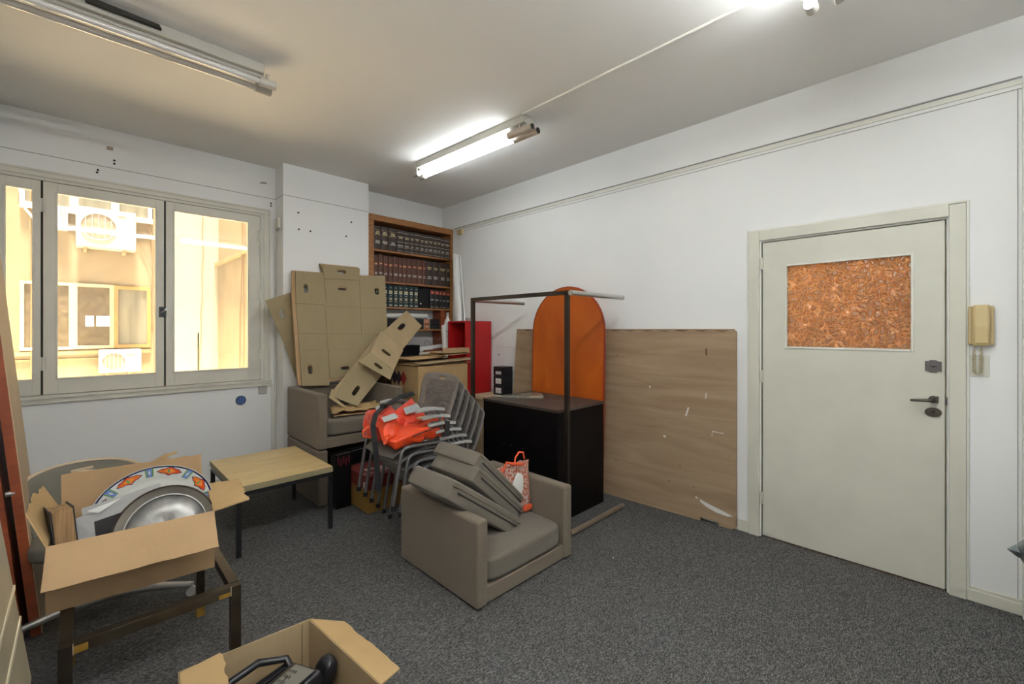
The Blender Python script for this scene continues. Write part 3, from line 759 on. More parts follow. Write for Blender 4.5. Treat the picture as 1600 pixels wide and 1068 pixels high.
# ------------------------------------------------------------------ outside: the light well
FY = 9.5
o = MB().box((-2.6, 4.97, .10), (1.80, 9.5, .22)).build('added_bounce_floor', mat('bounce_floor_cream', (0.82, 0.72, 0.56), .9, var=.1)); struct(o)  # unseen floor added to bounce warm sunlight onto the ceiling
t = thing('neighbouring_facade', 'sunlit cream back wall of the neighbouring building across the light well', 'building', (.3, FY, -3))
mb = MB(); mb.box((-2.6, FY, -3), (1.12, FY+.3, 2.19)); mb.box((-2.6, FY, 2.19), (-.62, FY+.3, 3.28)); mb.box((-.62, FY, 2.19), (1.12, FY+.3, 3.28)); mb.box((-2.6, FY, 3.28), (-.36, FY+.3, 9)); mb.box((-.36, FY, 4.2), (1.12, FY+.3, 9)); mb.box((.88, FY, 3.28), (1.12, FY+.3, 4.2))
mb.build('wall', M_facade, t)
mb = MB(); mb.box((1.12, FY-.02, -3), (1.49, FY+.3, 9)); mb.box((1.515, FY-.02, -3), (1.9, FY+.3, 9)); mb.box((1.49, FY-.02, 1.39), (1.515, FY+.3, 9)); mb.box((1.46, FY+.1, -3), (1.54, FY+.14, 1.4), M_facade3); mb.mats = [M_facade2, M_facade3]
mb.build('pier', M_facade2, t)
mb = MB(); mb.box((1.807, 4.97, -3), (2.1, FY, 1.03)); mb.box((1.807, 4.97, 2.64), (2.1, FY, 9)); lab(mb.build('side_wall', M_facade3, t), 'tan side wall')
mb = MB(); mb.box((1.80, 7.2, 1.03), (2.1, FY, 2.64)); mb.box((1.80, 4.97, 1.03), (2.1, 7.2, 2.64)); mb.build('side_panel', M_facade, t)
mb = MB(); mb.box((1.74, 4.97, 2.60), (1.83, FY, 2.66)); mb.build('side_ledge', M_stone, t)
mb = MB(); mb.box((-2.6, FY-.035, 1.06), (.84, FY, 1.12)); mb.box((-2.6, FY-.02, .98), (.30, FY, 1.005)); mb.build('ledge', M_stone, t)
# facade windows: one frame per window, its pane below it
def fwin(x0, x1, z0, z1, fw, m, gm, y=FY-.04, extra=None):
    mb = MB(); mb.box((x0, y, z0), (x0+fw, y+.07, z1)); mb.box((x1-fw, y, z0), (x1, y+.07, z1)); mb.box((x0+fw, y, z0), (x1-fw, y+.07, z0+fw)); mb.box((x0+fw, y, z1-fw), (x1-fw, y+.07, z1))
    f = mb.build('window', m, t)
    mb = MB(); mb.box((x0+fw, y+.025, z0+fw), (x1-fw, y+.03, z1-fw)); mb.build('pane', gm, f)
    return f
mb = MB(); mb.box((-.62, FY-.003, 1.14), (.85, FY+.004, 2.17)); mb.build('window_recess', M_stone, t)
fwin(-.62, -.075, 1.14, 2.16, .045, M_winframe, M_winglass)
f = fwin(-.075, .385, 1.15, 2.16, .048, M_winframe, M_winglass)
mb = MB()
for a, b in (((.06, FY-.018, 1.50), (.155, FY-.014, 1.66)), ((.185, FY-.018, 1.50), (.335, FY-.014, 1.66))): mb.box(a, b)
mb.build('window_reflection', M_winreflection, f)  # reflection put in as glowing patches on the pane
f = fwin(.385, .845, 1.15, 2.15, .052, M_winbrown, M_wincurtain); lab(f, 'ochre timber window frame')
fwin(-.62, -.06, 3.26, 4.1, .05, M_cablew, M_wincurtain); fwin(-.06, .40, 3.26, 4.1, .045, M_cablew, M_wincurtain); fwin(.40, .86, 3.24, 4.1, .05, M_cablew, M_wincurtain)
mb = MB(); mb.box((-.62, FY-.06, 3.22), (.87, FY, 3.30)); mb.build('upper_sill', M_cablew, t)
mb = MB(); mb.box((-.26, FY-.12, 2.95), (-.13, FY, 3.29)); lv = mb.build('louvre_box', M_cablew, t)
mb = MB()
for k in range(6): mb.box((-.215, FY-.124, 3.02+k*.04), (-.145, FY-.12, 3.035+k*.04))
mb.build('louvre_slot', M_acdark, lv)
def ac(name, label, x0, x1, z0, z1, fx, fz, fr):
    a = thing(name, label, 'air conditioner', ((x0+x1)/2, FY-.15, z0))
    y0 = FY-.32
    mb = MB(); mb.box((x0, y0, z0), (x1, FY-.06, z1)); mb.build('casing', M_ac, a, bevel=.012)
    mb = MB(); mb.disc((fx, y0+.002, fz), (0,-1,0), fr, .006, 32); g = mb.build('fan_grille', M_acgrille, a)
    mb = MB()
    for k in range(5):
        x = fx - fr*.72 + k*fr*.36; h = math.sqrt(max(0, fr*fr-(x-fx)**2)); mb.box((x-.004, y0-.012, fz-h), (x+.004, y0-.004, fz+h))
    mb.tube([(fx+fr*math.cos(i*PI/16), y0-.008, fz+fr*math.sin(i*PI/16)) for i in range(32)], .006, 6, closed=True)
    mb.build('grille_bar', M_ac, g)
    mb = MB(); mb.box((x0+.08, FY-.3, z0-.05), (x0+.12, FY, z0)); mb.box((x1-.16, FY-.3, z0-.05), (x1-.12, FY, z0)); mb.build('bracket', M_stone, a)
    mb = MB(); mb.box((x0+fr*2.35, y0-.003, z1-.09), (x0+fr*2.35+.10, y0+.001, z1-.075)); mb.build('maker_mark', M_acgrille, a)
    return a
ac('air_conditioner', 'large white outdoor air conditioner high on the facade', -.045, .64, 2.70, 3.30, .205, 3.02, .20)
ac('air_conditioner', 'smaller white outdoor air conditioner below the facade window', .205, .705, .775, 1.13, .375, .95, .135)
random.seed(3)
for nm, lb, pts, r in (
    ('facade_cable', 'thin dark cable hanging down the pale pier', [(1.57, 3.6), (1.55, 3.2), (1.575, 2.8), (1.545, 2.5), (1.56, 2.1), (1.53, 1.7), (1.545, 1.4), (1.51, 1.1), (1.51, .3)], .006),
    ('facade_cable', 'bundle of loose cables at the right end of the facade windows', [(.80, 3.2), (.86, 3.0), (.88, 2.6), (.90, 2.2), (.88, 1.8), (.90, 1.3), (.91, .6)], .014),
    ('facade_cable', 'thin cable looping beside the ochre window', [(.70, 2.9), (.78, 2.7), (.86, 2.4), (.84, 2.1), (.80, 1.95), (.82, 1.7), (.90, 1.6), (.89, .7)], .006),
    ('facade_cable', 'white conduit at the right of the cable bundle', [(.97, 3.6), (.965, 2.5), (.965, .3)], .018),
    ('facade_cable', 'dark cable running down the far left of the facade', [(-.50, 4), (-.52, 3.0), (-.505, 2.0), (-.51, .4)], .009),
    ('facade_cable', 'curved white pipe at the top left of the facade', [(-.62, 3.5), (-.56, 3.2), (-.42, 2.98), (-.30, 2.93)], .02)):
    o = MB().tube([(x, FY-.03 - (.02 if 'pier' in lb else 0), z) for x, z in pts], r, 6).build(nm, M_cablew if 'white' in lb else M_cable, smooth=True); tag(o, lb, 'cable')
for y0, y1, lb in ((7.70, 7.85, 'dark cable on the side wall of the light well'), (7.62, 7.62, 'thin straight cable crossing the side wall of the light well')):
    o = MB().tube([(1.775, y0, 3.6), (1.775, y0, 2.4), (1.775, y1-.02, 1.6), (1.775, y1, .3)], .008, 6).build('side_cable', M_cable, smooth=True); tag(o, lb, 'cable')

# ------------------------------------------------------------------ bookcase and books
SY = YC
t = thing('bookcase', 'built-in brown wooden bookcase full of old bound volumes', 'bookcase', (2.81, 4.6, 1.0))
for x0, x1 in ((2.242, 2.303), (3.353, 3.388)):
    mb = MB(); mb.box((x0, SY-.006, 1.0), (x1, YW-.002, 2.72)); mb.build('side_panel', M_shelfwood, t, bevel=.002)
mb = MB(); mb.box((2.242, SY-.012, 2.655), (3.388, YW-.002, 2.722)); mb.build('top_panel', M_shelfwood, t, bevel=.003)
for z, x1 in ((2.342, 3.353), (1.990, 3.353), (1.706, 3.353), (1.452, 3.20)):
    mb = MB(); mb.box((2.303, SY, z-.020), (x1, YW-.012, z)); mb.build('shelf', M_shelfwood, t, bevel=.0015)
mb = MB(); mb.box((2.303, YW-.012, 1.70), (3.353, YW-.004, 2.655)); mb.build('back_panel', M_darkwood, t)
mb = MB(); mb.box((3.21, SY+.01, 1.0), (3.275, SY+.18, 1.686)); mb.build('divider', M_redwood, t)
ordn = ['first', 'second', 'third', 'fourth', 'fifth', 'sixth', 'seventh', 'eighth', 'ninth', 'tenth', 'eleventh', 'twelfth', 'thirteenth', 'fourteenth', 'fifteenth']
def book(x0, x1, z0, h, m, label, group, bands, yf=SY+.012, dep=.17):
    t = thing('book', label, 'book', ((x0+x1)/2, yf+dep/2, z0), group=group)
    g = .0022
    mb = MB(); mb.box((x0+g, yf, z0), (x1-g, yf+.004, z0+h)); mb.box((x0+g, yf, z0), (x0+g+.004, yf+dep, z0+h)); mb.box((x1-g-.004, yf, z0), (x1-g, yf+dep, z0+h))
    n = 6; w = (x1-x0)/2 - g; xc = (x0+x1)/2
    vs = []
    for z in (z0, z0+h):
        for i in range(n+1):
            a = PI*i/n; vs.append((xc - w*math.cos(a), yf - .006*math.sin(a), z))
    mb.verts(vs, [(i, i+1, n+2+i, n+1+i) for i in range(n)] + [tuple(range(n+1)), tuple(range(2*n+1, n, -1))])
    mb.mi(m)
    def band(mb, a, b, inset, mm=None):
        ww = w*(1-inset); vs = []
        for z in (z0+h*a, z0+h*b):
            for i in range(n+1):
                q = PI*i/n; vs.append((xc - ww*math.cos(q), yf - .0065*math.sin(q) - .0012, z))
        mb.verts(vs, [(i, i+1, n+2+i, n+1+i) for i in range(n)], mm)
    for a, b, bm_, inset in bands:
        if bm_ in (M_gilt, M_giltpale): band(mb, a, b, inset, bm_)
    mb.build('cover', None, t)
    mb = MB(); mb.box((x0+g+.004, yf+.005, z0+.004), (x1-g-.004, yf+dep-.005, z0+h-.006)); mb.build('page_block', M_bookpages, t)
    for a, b, bm_, inset in bands:
        if bm_ not in (M_gilt, M_giltpale):
            mb = MB(); band(mb, a, b, inset); mb.bm.transform(Matrix.Translation((0, .0006, 0))); mb.build('spine_label', bm_, t)
    return t
r1 = [2.308, 2.401, 2.491, 2.597, 2.691, 2.764, 2.829, 2.905, 2.966, 3.025, 3.091, 3.159, 3.207, 3.267, 3.35]
random.seed(11)
def letters(a, b, k=2, m=M_gilt):
    h = (b-a)/(2*k+1); return [(a+h*(2*i+1)*.9, a+h*(2*i+1)*.9+h*.9, m, random.uniform(.12, .45)) for i in range(k)]
for i in range(14):
    big = i < 3; mm = M_leatherA
    if big: bands = letters(.62, .82, 3) + letters(.24, .42, 3, M_giltpale) + [(.60, .605, M_gilt, .05), (.83, .835, M_gilt, .05)]
    else: bands = [(.88, .895, M_giltpale, .05), (.70, .712, M_giltpale, .05), (.46, .475, M_giltpale, .05), (.22, .232, M_giltpale, .05), (.06, .07, M_giltpale, .05)] + letters(.60, .72, 2) + letters(.26, .36, 2, M_giltpale)
    book(r1[i], r1[i+1], 2.342, .262 if big else random.uniform(.252, .262), mm, f'dark brown bound volume on the top shelf, {ordn[i]} from the left', 'brown volumes on the top shelf', bands)
r2 = [2.308, 2.363, 2.422, 2.487, 2.546, 2.616, 2.665, 2.724, 2.793, 2.868, 2.943, 2.995, 3.085, 3.18, 3.295, 3.35]
for i in range(15):
    if i < 11: bands = [(.62, .71, M_brownlabel if i % 3 else M_orglabel, .06)] + [(a, b, m_, q) for a, b, m_, q in letters(.62, .72, 1)] + letters(.24, .38, 2, M_giltpale)
    else: bands = letters(.64, .80, 3) + letters(.24, .42, 3, M_giltpale)
    book(r2[i], r2[i+1], 1.990, random.uniform(.285, .298) if i < 11 else .29, M_leatherB if i < 11 else M_leatherA, f'reddish brown bound volume on the second shelf, {ordn[i]} from the left', 'reddish brown volumes on the second shelf', bands)
r3 = [2.325, 2.375, 2.425, 2.484, 2.55, 2.613, 2.679, 2.757, 2.821, 2.886]
for i in range(9):
    bands = [(.86, .89, M_giltpale, .62), (.60, .66, M_giltpale, .2), (.68, .74, M_gilt, .2), (.50, .53, M_giltpale, .62), (.32, .335, M_gilt, .15), (.40, .415, M_gilt, .15), (.34, .39, M_giltpale, .55), (.24, .255, M_gilt, .25), (.06, .10, M_giltpale, .25)]
    book(r3[i], r3[i+1]-.004, 1.706, .25, M_leatherC, f'dark green encyclopedia volume on the third shelf, {ordn[i]} from the left', 'green volumes on the third shelf', bands)
t = thing('binder', 'black lever-arch binder standing on the third shelf beside the green volumes', 'binder', (2.96, 4.56, 1.706))
mb = MB(); mb.box((2.89, SY+.02, 1.706), (2.955, SY+.2, 1.935)); mb.build('spine', M_glossblack, t, bevel=.002)
mb = MB(); mb.disc((2.92, SY+.019, 1.76), (0,-1,0), .010, .002, 14); mb.build('finger_ring', M_chrome, t)
mb = MB(); mb.box((2.96, SY+.03, 1.706), (3.045, SY+.2, 1.955)); o = mb.build('binder', M_glossblack, bevel=.002); tag(o, 'thick black binder on the third shelf left of the red-labelled volumes', 'binder')
r3b = [3.051, 3.118, 3.187, 3.228, 3.291, 3.35]
for i in range(5):
    book(r3b[i], r3b[i+1], 1.706, .235-.003*i, M_leatherD, f'black volume with red label on the third shelf, {ordn[i]} from its left end', 'black red-labelled volumes on the third shelf', [(.76, .93, M_redlabel, .04), (.82, .85, M_gilt, .3)] + letters(.40, .52, 2, M_giltpale) + letters(.05, .12, 1))
# lying on the fourth shelf
for k, (z, x1) in enumerate(((1.452, 3.19), (1.515, 3.185))):
    t = thing('large_book', ('large dark volume lying flat at the bottom of the fourth shelf', 'large dark volume lying flat on top of its twin on the fourth shelf')[k], 'book', (2.8, 4.58, z), group='large volumes lying on the fourth shelf')
    mb = MB(); mb.box((2.42, SY+.01, z), (x1, SY+.19, z+.006)); mb.box((2.42, SY+.01, z+.054), (x1, SY+.19, z+.060)); mb.box((2.42, SY+.005, z), (x1, SY+.012, z+.060)); mb.build('cover', M_leatherD, t, bevel=.002)
    mb = MB(); mb.box((2.425, SY+.013, z+.006), (x1-.008, SY+.185, z+.054)); mb.build('page_block', M_bookpages, t)
    mb = MB(); mb.box((2.965, SY+.002, z+.002), (3.03, SY+.006, z+.058)); mb.box((2.44, SY+.002, z+.002), (2.47, SY+.006, z+.058)); mb.build('spine_label', M_orglabel, t)
    mb = MB(); mb.box((2.985, SY+.0005, z+.022), (3.01, SY+.003, z+.04)); mb.box((2.955, SY+.0005, z+.002), (2.962, SY+.006, z+.058)); mb.box((3.033, SY+.0005, z+.002), (3.038, SY+.006, z+.058)); mb.build('spine_band', M_giltpale, t)
o = MB().tube([(2.43, SY+.06, 1.607), (2.7, SY+.055, 1.609), (3.03, SY+.06, 1.612)], .030, 14).build('paper_roll', M_paper, smooth=True); tag(o, 'roll of white paper lying on the large volumes on the fourth shelf', 'paper roll')

# ------------------------------------------------------------------ low chest and the clutter on it, behind the chairs
t = thing('low_chest', 'dark wooden low chest under the bookcase, mostly hidden behind the carton', 'chest', (2.85, 4.36, 0))
mb = MB(); mb.box((2.30, 4.22, 0), (3.20, 4.47, 1.13)); mb.build('body', M_darkwood, t, bevel=.003)
mb = MB(); mb.box((2.29, 4.20, 1.13), (3.21, 4.475, 1.155)); mb.build('top', M_darkwood, t, bevel=.003)
mb = MB(); mb.box((2.50, 4.24, 1.155), (2.74, 4.40, 1.272)); o = mb.build('black_box', M_glossblack, bevel=.003); tag(o, 'small black box on the dark chest below the bookcase', 'box')
t = thing('white_strip_lamp', 'slim cream strip fitting lying on the chest below the bookcase', 'strip fitting', (2.92, 4.33, 1.156))
mb = MB(); mb.bar((2.83, 4.34, 1.222), (3.14, 4.30, 1.262), .035, .040); mb.build('body', M_white, t, bevel=.004)
mb = MB(); mb.bar((2.76, 4.35, 1.212), (2.83, 4.342, 1.222), .05, .055); mb.build('end_block', M_trim, t, bevel=.006)
mb = MB(); mb.box((2.86, 4.29, 1.156), (2.98, 4.35, 1.205)); o = mb.build('shelf_block', M_redwood, bevel=.002); tag(o, 'small dark block under the cream strip fitting', 'block')
mb = MB(); mb.box((2.73, 4.22, 1.157), (2.86, 4.285, 1.185)); o = mb.build('plastic_case', M_trim, bevel=.004); tag(o, 'small cream plastic case at the front of the dark chest', 'case')
mb = MB(); mb.tube([(2.90, 4.36, 1.245), (2.89, 4.37, 1.30), (2.92, 4.38, 1.318), (2.95, 4.37, 1.30), (2.99, 4.36, 1.255)], .002, 6); o = mb.build('wire_loop', M_blackmetal, smooth=True); tag(o, 'little black wire loop standing behind the strip fitting', 'wire')
t = thing('rolled_plans', 'bundle of white rolled plans tied upright left of the red cabinet', 'paper roll', (3.06, 4.10, 1.10))
for dx, dy, r, z1 in ((-.015, 0, .028, 1.50), (.022, .012, .022, 1.53), (.0, .03, .02, 1.49)):
    mb = MB(); mb.tube([(3.02+dx, 4.12+dy, 1.12), (3.0+dx*1.2, 4.12+dy, z1)], r, 14); mb.build('roll', M_paper, t, smooth=True)
mb = MB(); mb.tube([(3.008+.048*math.cos(a), 4.132+.04*math.sin(a), 1.43) for a in [2*PI*i/20 for i in range(20)]], .006, 6, closed=True); mb.build('tie', M_greyplastic, t, smooth=True)
t = thing('plastic_bottle', 'white plastic bottle behind the red cabinet beside the rolled plans', 'bottle', (3.14, 4.26, 1.155))
mb = MB(); mb.lathe([(0, 1.156), (.034, 1.16), (.036, 1.30), (.036, 1.52), (.030, 1.56), (.014, 1.585), (.013, 1.61)], Matrix.Translation((3.14, 4.26, 0)), 20); mb.build('body', M_white, t, smooth=True)
mb = MB(); mb.disc((3.14, 4.26, 1.61), (0,0,1), .016, .04, 16); mb.build('cap', M_greyplastic, t, smooth=True)

# long white tube leaning in the corner
mb = MB(); mb.tube([(3.29, 4.125, 0.02), (3.315, 4.235, 1.25), (3.335, 4.335, 2.378)], .042, 20); mb.tube([(3.355, 3.96, 0.02), (3.352, 4.16, 1.25), (3.355, 4.285, 2.37)], .012, 10)
t = thing('long_white_tube', 'long white cardboard tube leaning in the corner beside the bookcase', 'tube', (3.3, 4.1, 0))
mb.build('tube', M_white, t, smooth=True)
mb = MB(); mb.tube([(3.30, 4.26, 1.2), (3.292, 4.33, 2.385)], .020, 12); mb.build('inner_roll', M_paper, t, smooth=True)

# ------------------------------------------------------------------ red cabinet
t = thing('red_cabinet', 'tall red lacquered open-sided cabinet standing against the door wall', 'cabinet', (3.19, 3.93, 0))
x0, x1, y0, y1, zt = 3.00, 3.375, 3.733, 4.06, 1.543
mb = MB(); mb.box((x0, y0, 0), (x1, y0+.02, zt)); mb.build('side_panel', M_red, t, bevel=.0015)
mb = MB(); mb.box((x0, y1-.02, 0), (x1, y1, zt)); mb.build('side_panel', M_red, t, bevel=.0015)
mb = MB(); mb.box((x0, y0+.02, zt-.02), (x1, y1-.02, zt)); mb.build('top_panel', M_red, t)
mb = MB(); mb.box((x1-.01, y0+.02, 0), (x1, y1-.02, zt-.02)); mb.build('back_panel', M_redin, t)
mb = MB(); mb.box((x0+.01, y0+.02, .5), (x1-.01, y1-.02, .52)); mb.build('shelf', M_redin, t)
mb = MB(); mb.lathe([(0, 1.543), (.022, 1.543), (.026, 1.56), (.026, 1.574), (.02, 1.58), (.014, 1.575)], Matrix.Translation((3.08, 3.80, 0)), 20); o = mb.build('glass_jar', M_chrome, smooth=True); tag(o, 'tiny shiny metal-rimmed jar standing on the red cabinet', 'jar')

# carton with diamonds, on a plain one; papers on top
def carton(name, label, x0, x1, y0, y1, z0, z1, m, bev=.004):
    t = thing(name, label, 'cardboard box', ((x0+x1)/2, (y0+y1)/2, z0))
    mb = MB(); mb.box((x0, y0, z0), (x1, y1, z1)); mb.build('body', m, t, bevel=bev)
    mb = MB(); mb.box((x0, (y0+y1)/2-.004, z1), (x1, (y0+y1)/2+.004, z1+.0015)); mb.build('lid_seam', M_crease, t)
    return t
carton('cardboard_box', 'plain brown cardboard box under the carton with the diamonds', 2.36, 2.94, 3.64, 4.10, 0, .55, M_card)
t = carton('cardboard_box', 'brown carton printed with dark and red diamonds behind the chairs', 2.31, 2.92, 3.60, 4.12, .552, 1.090, M_cardtan, .012)
def diamonds(ys, m, nm):
    for cy_, cz in ys:
        mb = MB(); mb.verts([(2.3075, cy_, cz-.075), (2.3075, cy_-.062, cz), (2.3075, cy_, cz+.075), (2.3075, cy_+.062, cz)], [(0,1,2,3)])
        mb.build(nm, m, t, solid=.0012)
diamonds([(3.87, .957)], mat('dark_red_print', (0.30, 0.02, 0.02), .7), 'printed_diamond')
diamonds([(3.96, .957), (4.045, .957)], mat('black_print', (0.035, 0.02, 0.035), .7), 'printed_diamond')
random.seed(5)
lbs = ['flattened tan cardboard lowest of the pile on the diamond carton', 'bent brown cardboard sheet in the middle of the pile on the diamond carton', 'pale cardboard flap lying across the pile on the diamond carton', 'brown cardboard tray on top of the pile on the diamond carton']
for k, (a, b, zz, dz, m) in enumerate((((2.28, 3.62), (2.98, 4.12), 1.098, .0, M_card), ((2.34, 3.57), (3.0, 4.0), 1.112, .03, M_card2), ((2.30, 3.70), (2.72, 4.1), 1.150, .02, M_cardtan), ((2.62, 3.66), (2.99, 4.05), 1.176, .03, M_card))):
    mb = MB(); n = 5; vs = []; 
    for i in range(n+1):
        for j in range(n+1):
            x = a[0]+(b[0]-a[0])*i/n; y = a[1]+(b[1]-a[1])*j/n
            vs.append((x + random.uniform(-.01, .01), y + random.uniform(-.012, .012), zz + dz*i/n*(.5+.5*math.sin(j)) + random.uniform(0, .006)))
    mb.verts(vs, [(i*(n+1)+j, (i+1)*(n+1)+j, (i+1)*(n+1)+j+1, i*(n+1)+j+1) for i in range(n) for j in range(n)])
    o = mb.build('cardboard_sheet', m, solid=.006); tag(o, lbs[k], 'cardboard sheet', 'cardboard piled on the diamond carton')
mb = MB(); mb.box((2.64, 3.66, 1.21), (2.99, 3.67, 1.255)); mb.box((2.64, 3.66, 1.204), (2.99, 4.0, 1.21)); o = mb.build('cardboard_tray', M_card, bevel=.001); tag(o, 'shallow brown tray edge topping the cardboard pile by the red cabinet', 'tray')

# crate with three black boxes, left of the plywood
t = thing('wooden_crate', 'wooden crate behind the black cabinet, only its pale top edge visible', 'crate', (3.2, 3.5, 0))
mb = MB(); mb.box((3.06, 3.33, 0), (3.375, 3.70, .70)); mb.build('body', M_palewood, t); mb = MB(); mb.box((3.03, 3.33, .70), (3.38, 3.71, .735)); mb.build('top_board', M_palewood, t, bevel=.002)
for k in range(3):
    t = thing('black_box', ('lowest of three small black boxes stacked on the crate', 'middle of three small black boxes stacked on the crate', 'topmost of three small black boxes stacked on the crate')[k], 'box', (3.3, 3.5, .736+k*.103), group='small black boxes on the crate')
    z = .736+k*.103
    mb = MB(); mb.box((3.235, 3.385, z), (3.375, 3.545, z+.100)); mb.build('body', M_binblack, t, bevel=.003)
    mb = MB(); mb.box((3.234, 3.40, z+.088), (3.236, 3.53, z+.090)); mb.build('lid_edge', M_lockplate, t)
    mb = MB(); mb.box((3.2325, 3.42, z+.018), (3.2345, 3.505, z+(.05 if k == 2 else .076))); lbk = mb.build('paper_label', M_paper, t)
    mb = MB()
    for q in range(3): mb.box((3.2315, 3.43, z+.026+q*.012), (3.2325, 3.43+.05+.01*q, z+.029+q*.012)) if not (k == 2 and q == 2) else None
    mb.build('label_print', M_greyplastic, lbk)

# ------------------------------------------------------------------ plywood sheet, arched table top, black cabinet, glass
t = thing('plywood_sheet', 'large worn plywood sheet leaning on the wall beside the door', 'plywood sheet', (3.33, 2.2, 0))
mb = MB(); th = .018
def plx(y, z):
    f = (y-1.09)/(3.29-1.09); xb = 3.368 - .115*f; xt = 3.372; g = z/1.45
    return xb + (xt-xb)*g
outl = [(1.105, .0), (1.20, .0), (1.205, .028), (1.33, .028), (1.345, .0), (3.315, .0), (3.30, .7), (3.285, 1.448), (2.2, 1.453), (1.11, 1.452), (1.088, 1.445), (1.08, 1.42), (1.09, .7)]
n = 24
ys = sorted(set([1.08, 1.105, 1.20, 1.205, 1.33, 1.345] + [1.345 + (3.30-1.345)*i/12 for i in range(13)]))
zs = [0, .028, .35, .7, 1.05, 1.40, 1.43, 1.452]
vid = {}
vs = []; fs = []
for s in (0, 1):
    for i, y in enumerate(ys):
        for j, z in enumerate(zs):
            yy = y
            if i == 0 and j == 7: yy = 1.10
            if i == 0 and j == 0: yy = 1.105
            vs.append((plx(yy, z) - (th if s == 0 else 0), yy, z)); vid[(s, i, j)] = len(vs)-1
ni, nj = len(ys), len(zs)
def cell(i, j): return 0 <= i < ni-1 and 0 <= j < nj-1 and not (j == 0 and 1.2 < ys[i]+.001 and ys[i+1] < 1.34)
for i in range(ni-1):
    for j in range(nj-1):
        if not cell(i, j): continue
        q = [(i,j),(i+1,j),(i+1,j+1),(i,j+1)]
        fs.append([vid[(0,)+p] for p in q]); fs.append([vid[(1,)+p] for p in q[::-1]])
        for (a, b, di, dj) in ((q[0], q[1], 0, -1), (q[1], q[2], 1, 0), (q[2], q[3], 0, 1), (q[3], q[0], -1, 0)):
            if not cell(i+di, j+dj): fs.append([vid[(0,)+a], vid[(0,)+b], vid[(1,)+b], vid[(1,)+a]])
mb.verts(vs, fs); mb.build('board', M_plywood, t)
def patch(pts): mb.verts([(plx(y, z)-th-.0012, y, z) for y, z in pts], [tuple(range(len(pts)))])
for pts in ([(1.427, .848), (1.418, .842), (1.437, .778), (1.450, .772)], [(1.293, .975), (1.288, .972), (1.291, .925), (1.298, .928)],
            [(1.335, .165), (1.30, .150), (1.22, .130), (1.15, .112), (1.10, .098), (1.14, .085), (1.22, .094), (1.29, .118), (1.33, .142)],
            [(1.36, .175), (1.345, .165), (1.35, .158), (1.372, .168)], [(1.245, .692), (1.165, .688), (1.165, .684), (1.242, .686), (1.252, .655), (1.247, .655)],
            [(1.62, .60), (1.60, .595), (1.605, .58), (1.625, .586)], [(1.75, .98), (1.735, .985), (1.742, .96)]):
    mb = MB(); patch(pts); mb.build('paint_smear', M_paper, t)
mb = MB()
patch([(1.30, 1.305), (1.285, 1.305), (1.282, 1.25), (1.296, 1.255)])
for k in range(10):
    y = random.uniform(1.2, 3.0); z = random.uniform(.2, 1.35); patch([(y, z), (y+.012, z+.004), (y+.010, z-.012)])
for i in range(14):
    y = 1.12 + i*.15; patch([(y, 1.442), (y+.09, 1.445+random.uniform(-.006, .003)), (y+.12, 1.438), (y+.05, 1.432)])
mb.build('dark_scuff', mat('dark_wood_scuff', (0.13, 0.075, 0.04), .9), t)
# arched top
t = thing('arched_table_top', 'tall orange varnished board with a rounded top standing behind the black cabinet', 'table top', (3.2, 2.48, 0))
cy_ = 2.483; rr = .405; zc_ = 1.432
pts = [(-rr, 0), (rr, 0)] + [(rr*math.cos(a), zc_ + rr*math.sin(a)) for a in [PI*i/32 for i in range(33)]]
mb = MB(); lean = Vector((.045, 0, 1.84)).normalized()
mb.sheet(pts, o=(3.150, cy_, 0.002), u=(0, -1, 0), v=lean, t=.030); mb.build('board', M_orange, t, bevel=.006)
mb = MB()
edge = [(3.150+.0, cy_-(rr+.001), .002)]
pp = [(rr, 0)] + [(rr*math.cos(a), zc_+rr*math.sin(a)) for a in [PI*i/32 for i in range(33)]] + [(-rr, 0)]
n_ = Vector((0,-1,0)).cross(lean).normalized()
for (a, b), (c, d) in zip(pp, pp[1:]):
    p = Vector((3.150, cy_-a*1.006, .002)) + lean*b*1.0 + n_*.006; q = Vector((3.150, cy_-c*1.006, .002)) + lean*d*1.0 + n_*.006
    mb.bar(p, q, .010, .020, up=n_)
mb.build('edge_band', M_orangeedge, t)
# black cabinet
t = thing('black_cabinet', 'low black cabinet with a dusty dark top behind the front armchair', 'cabinet', (2.82, 2.48, 0))
bx0, bx1, by0, by1, bz = 2.515, 3.125, 2.05, 2.885, .848
mb = MB(); mb.box((bx0, by0, .0), (bx1, by1, bz-.022)); mb.build('body', M_blackwood, t, bevel=.002)
mb = MB(); mb.box((bx0-.006, by0-.006, bz-.022), (bx1+.004, by1, bz)); mb.build('top', M_blacktop, t, bevel=.002)
mb = MB(); mb.box((bx0-.003, by0+.02, .03), (bx0, (by0+by1)/2-.002, bz-.04)); d1 = mb.build('cabinet_door', M_blackwood, t, bevel=.001)
mb = MB(); mb.box((bx0-.003, (by0+by1)/2+.002, .03), (bx0, by1-.02, bz-.04)); d2 = mb.build('cabinet_door', M_blackwood, t, bevel=.001)
for dd, y in ((d1, 2.40), (d2, 2.53), (d2, 2.62)):
    mb = MB(); mb.disc((bx0-.003, y, .50), (-1,0,0), .004, .004, 10); mb.build('screw_head', M_lockplate, dd)
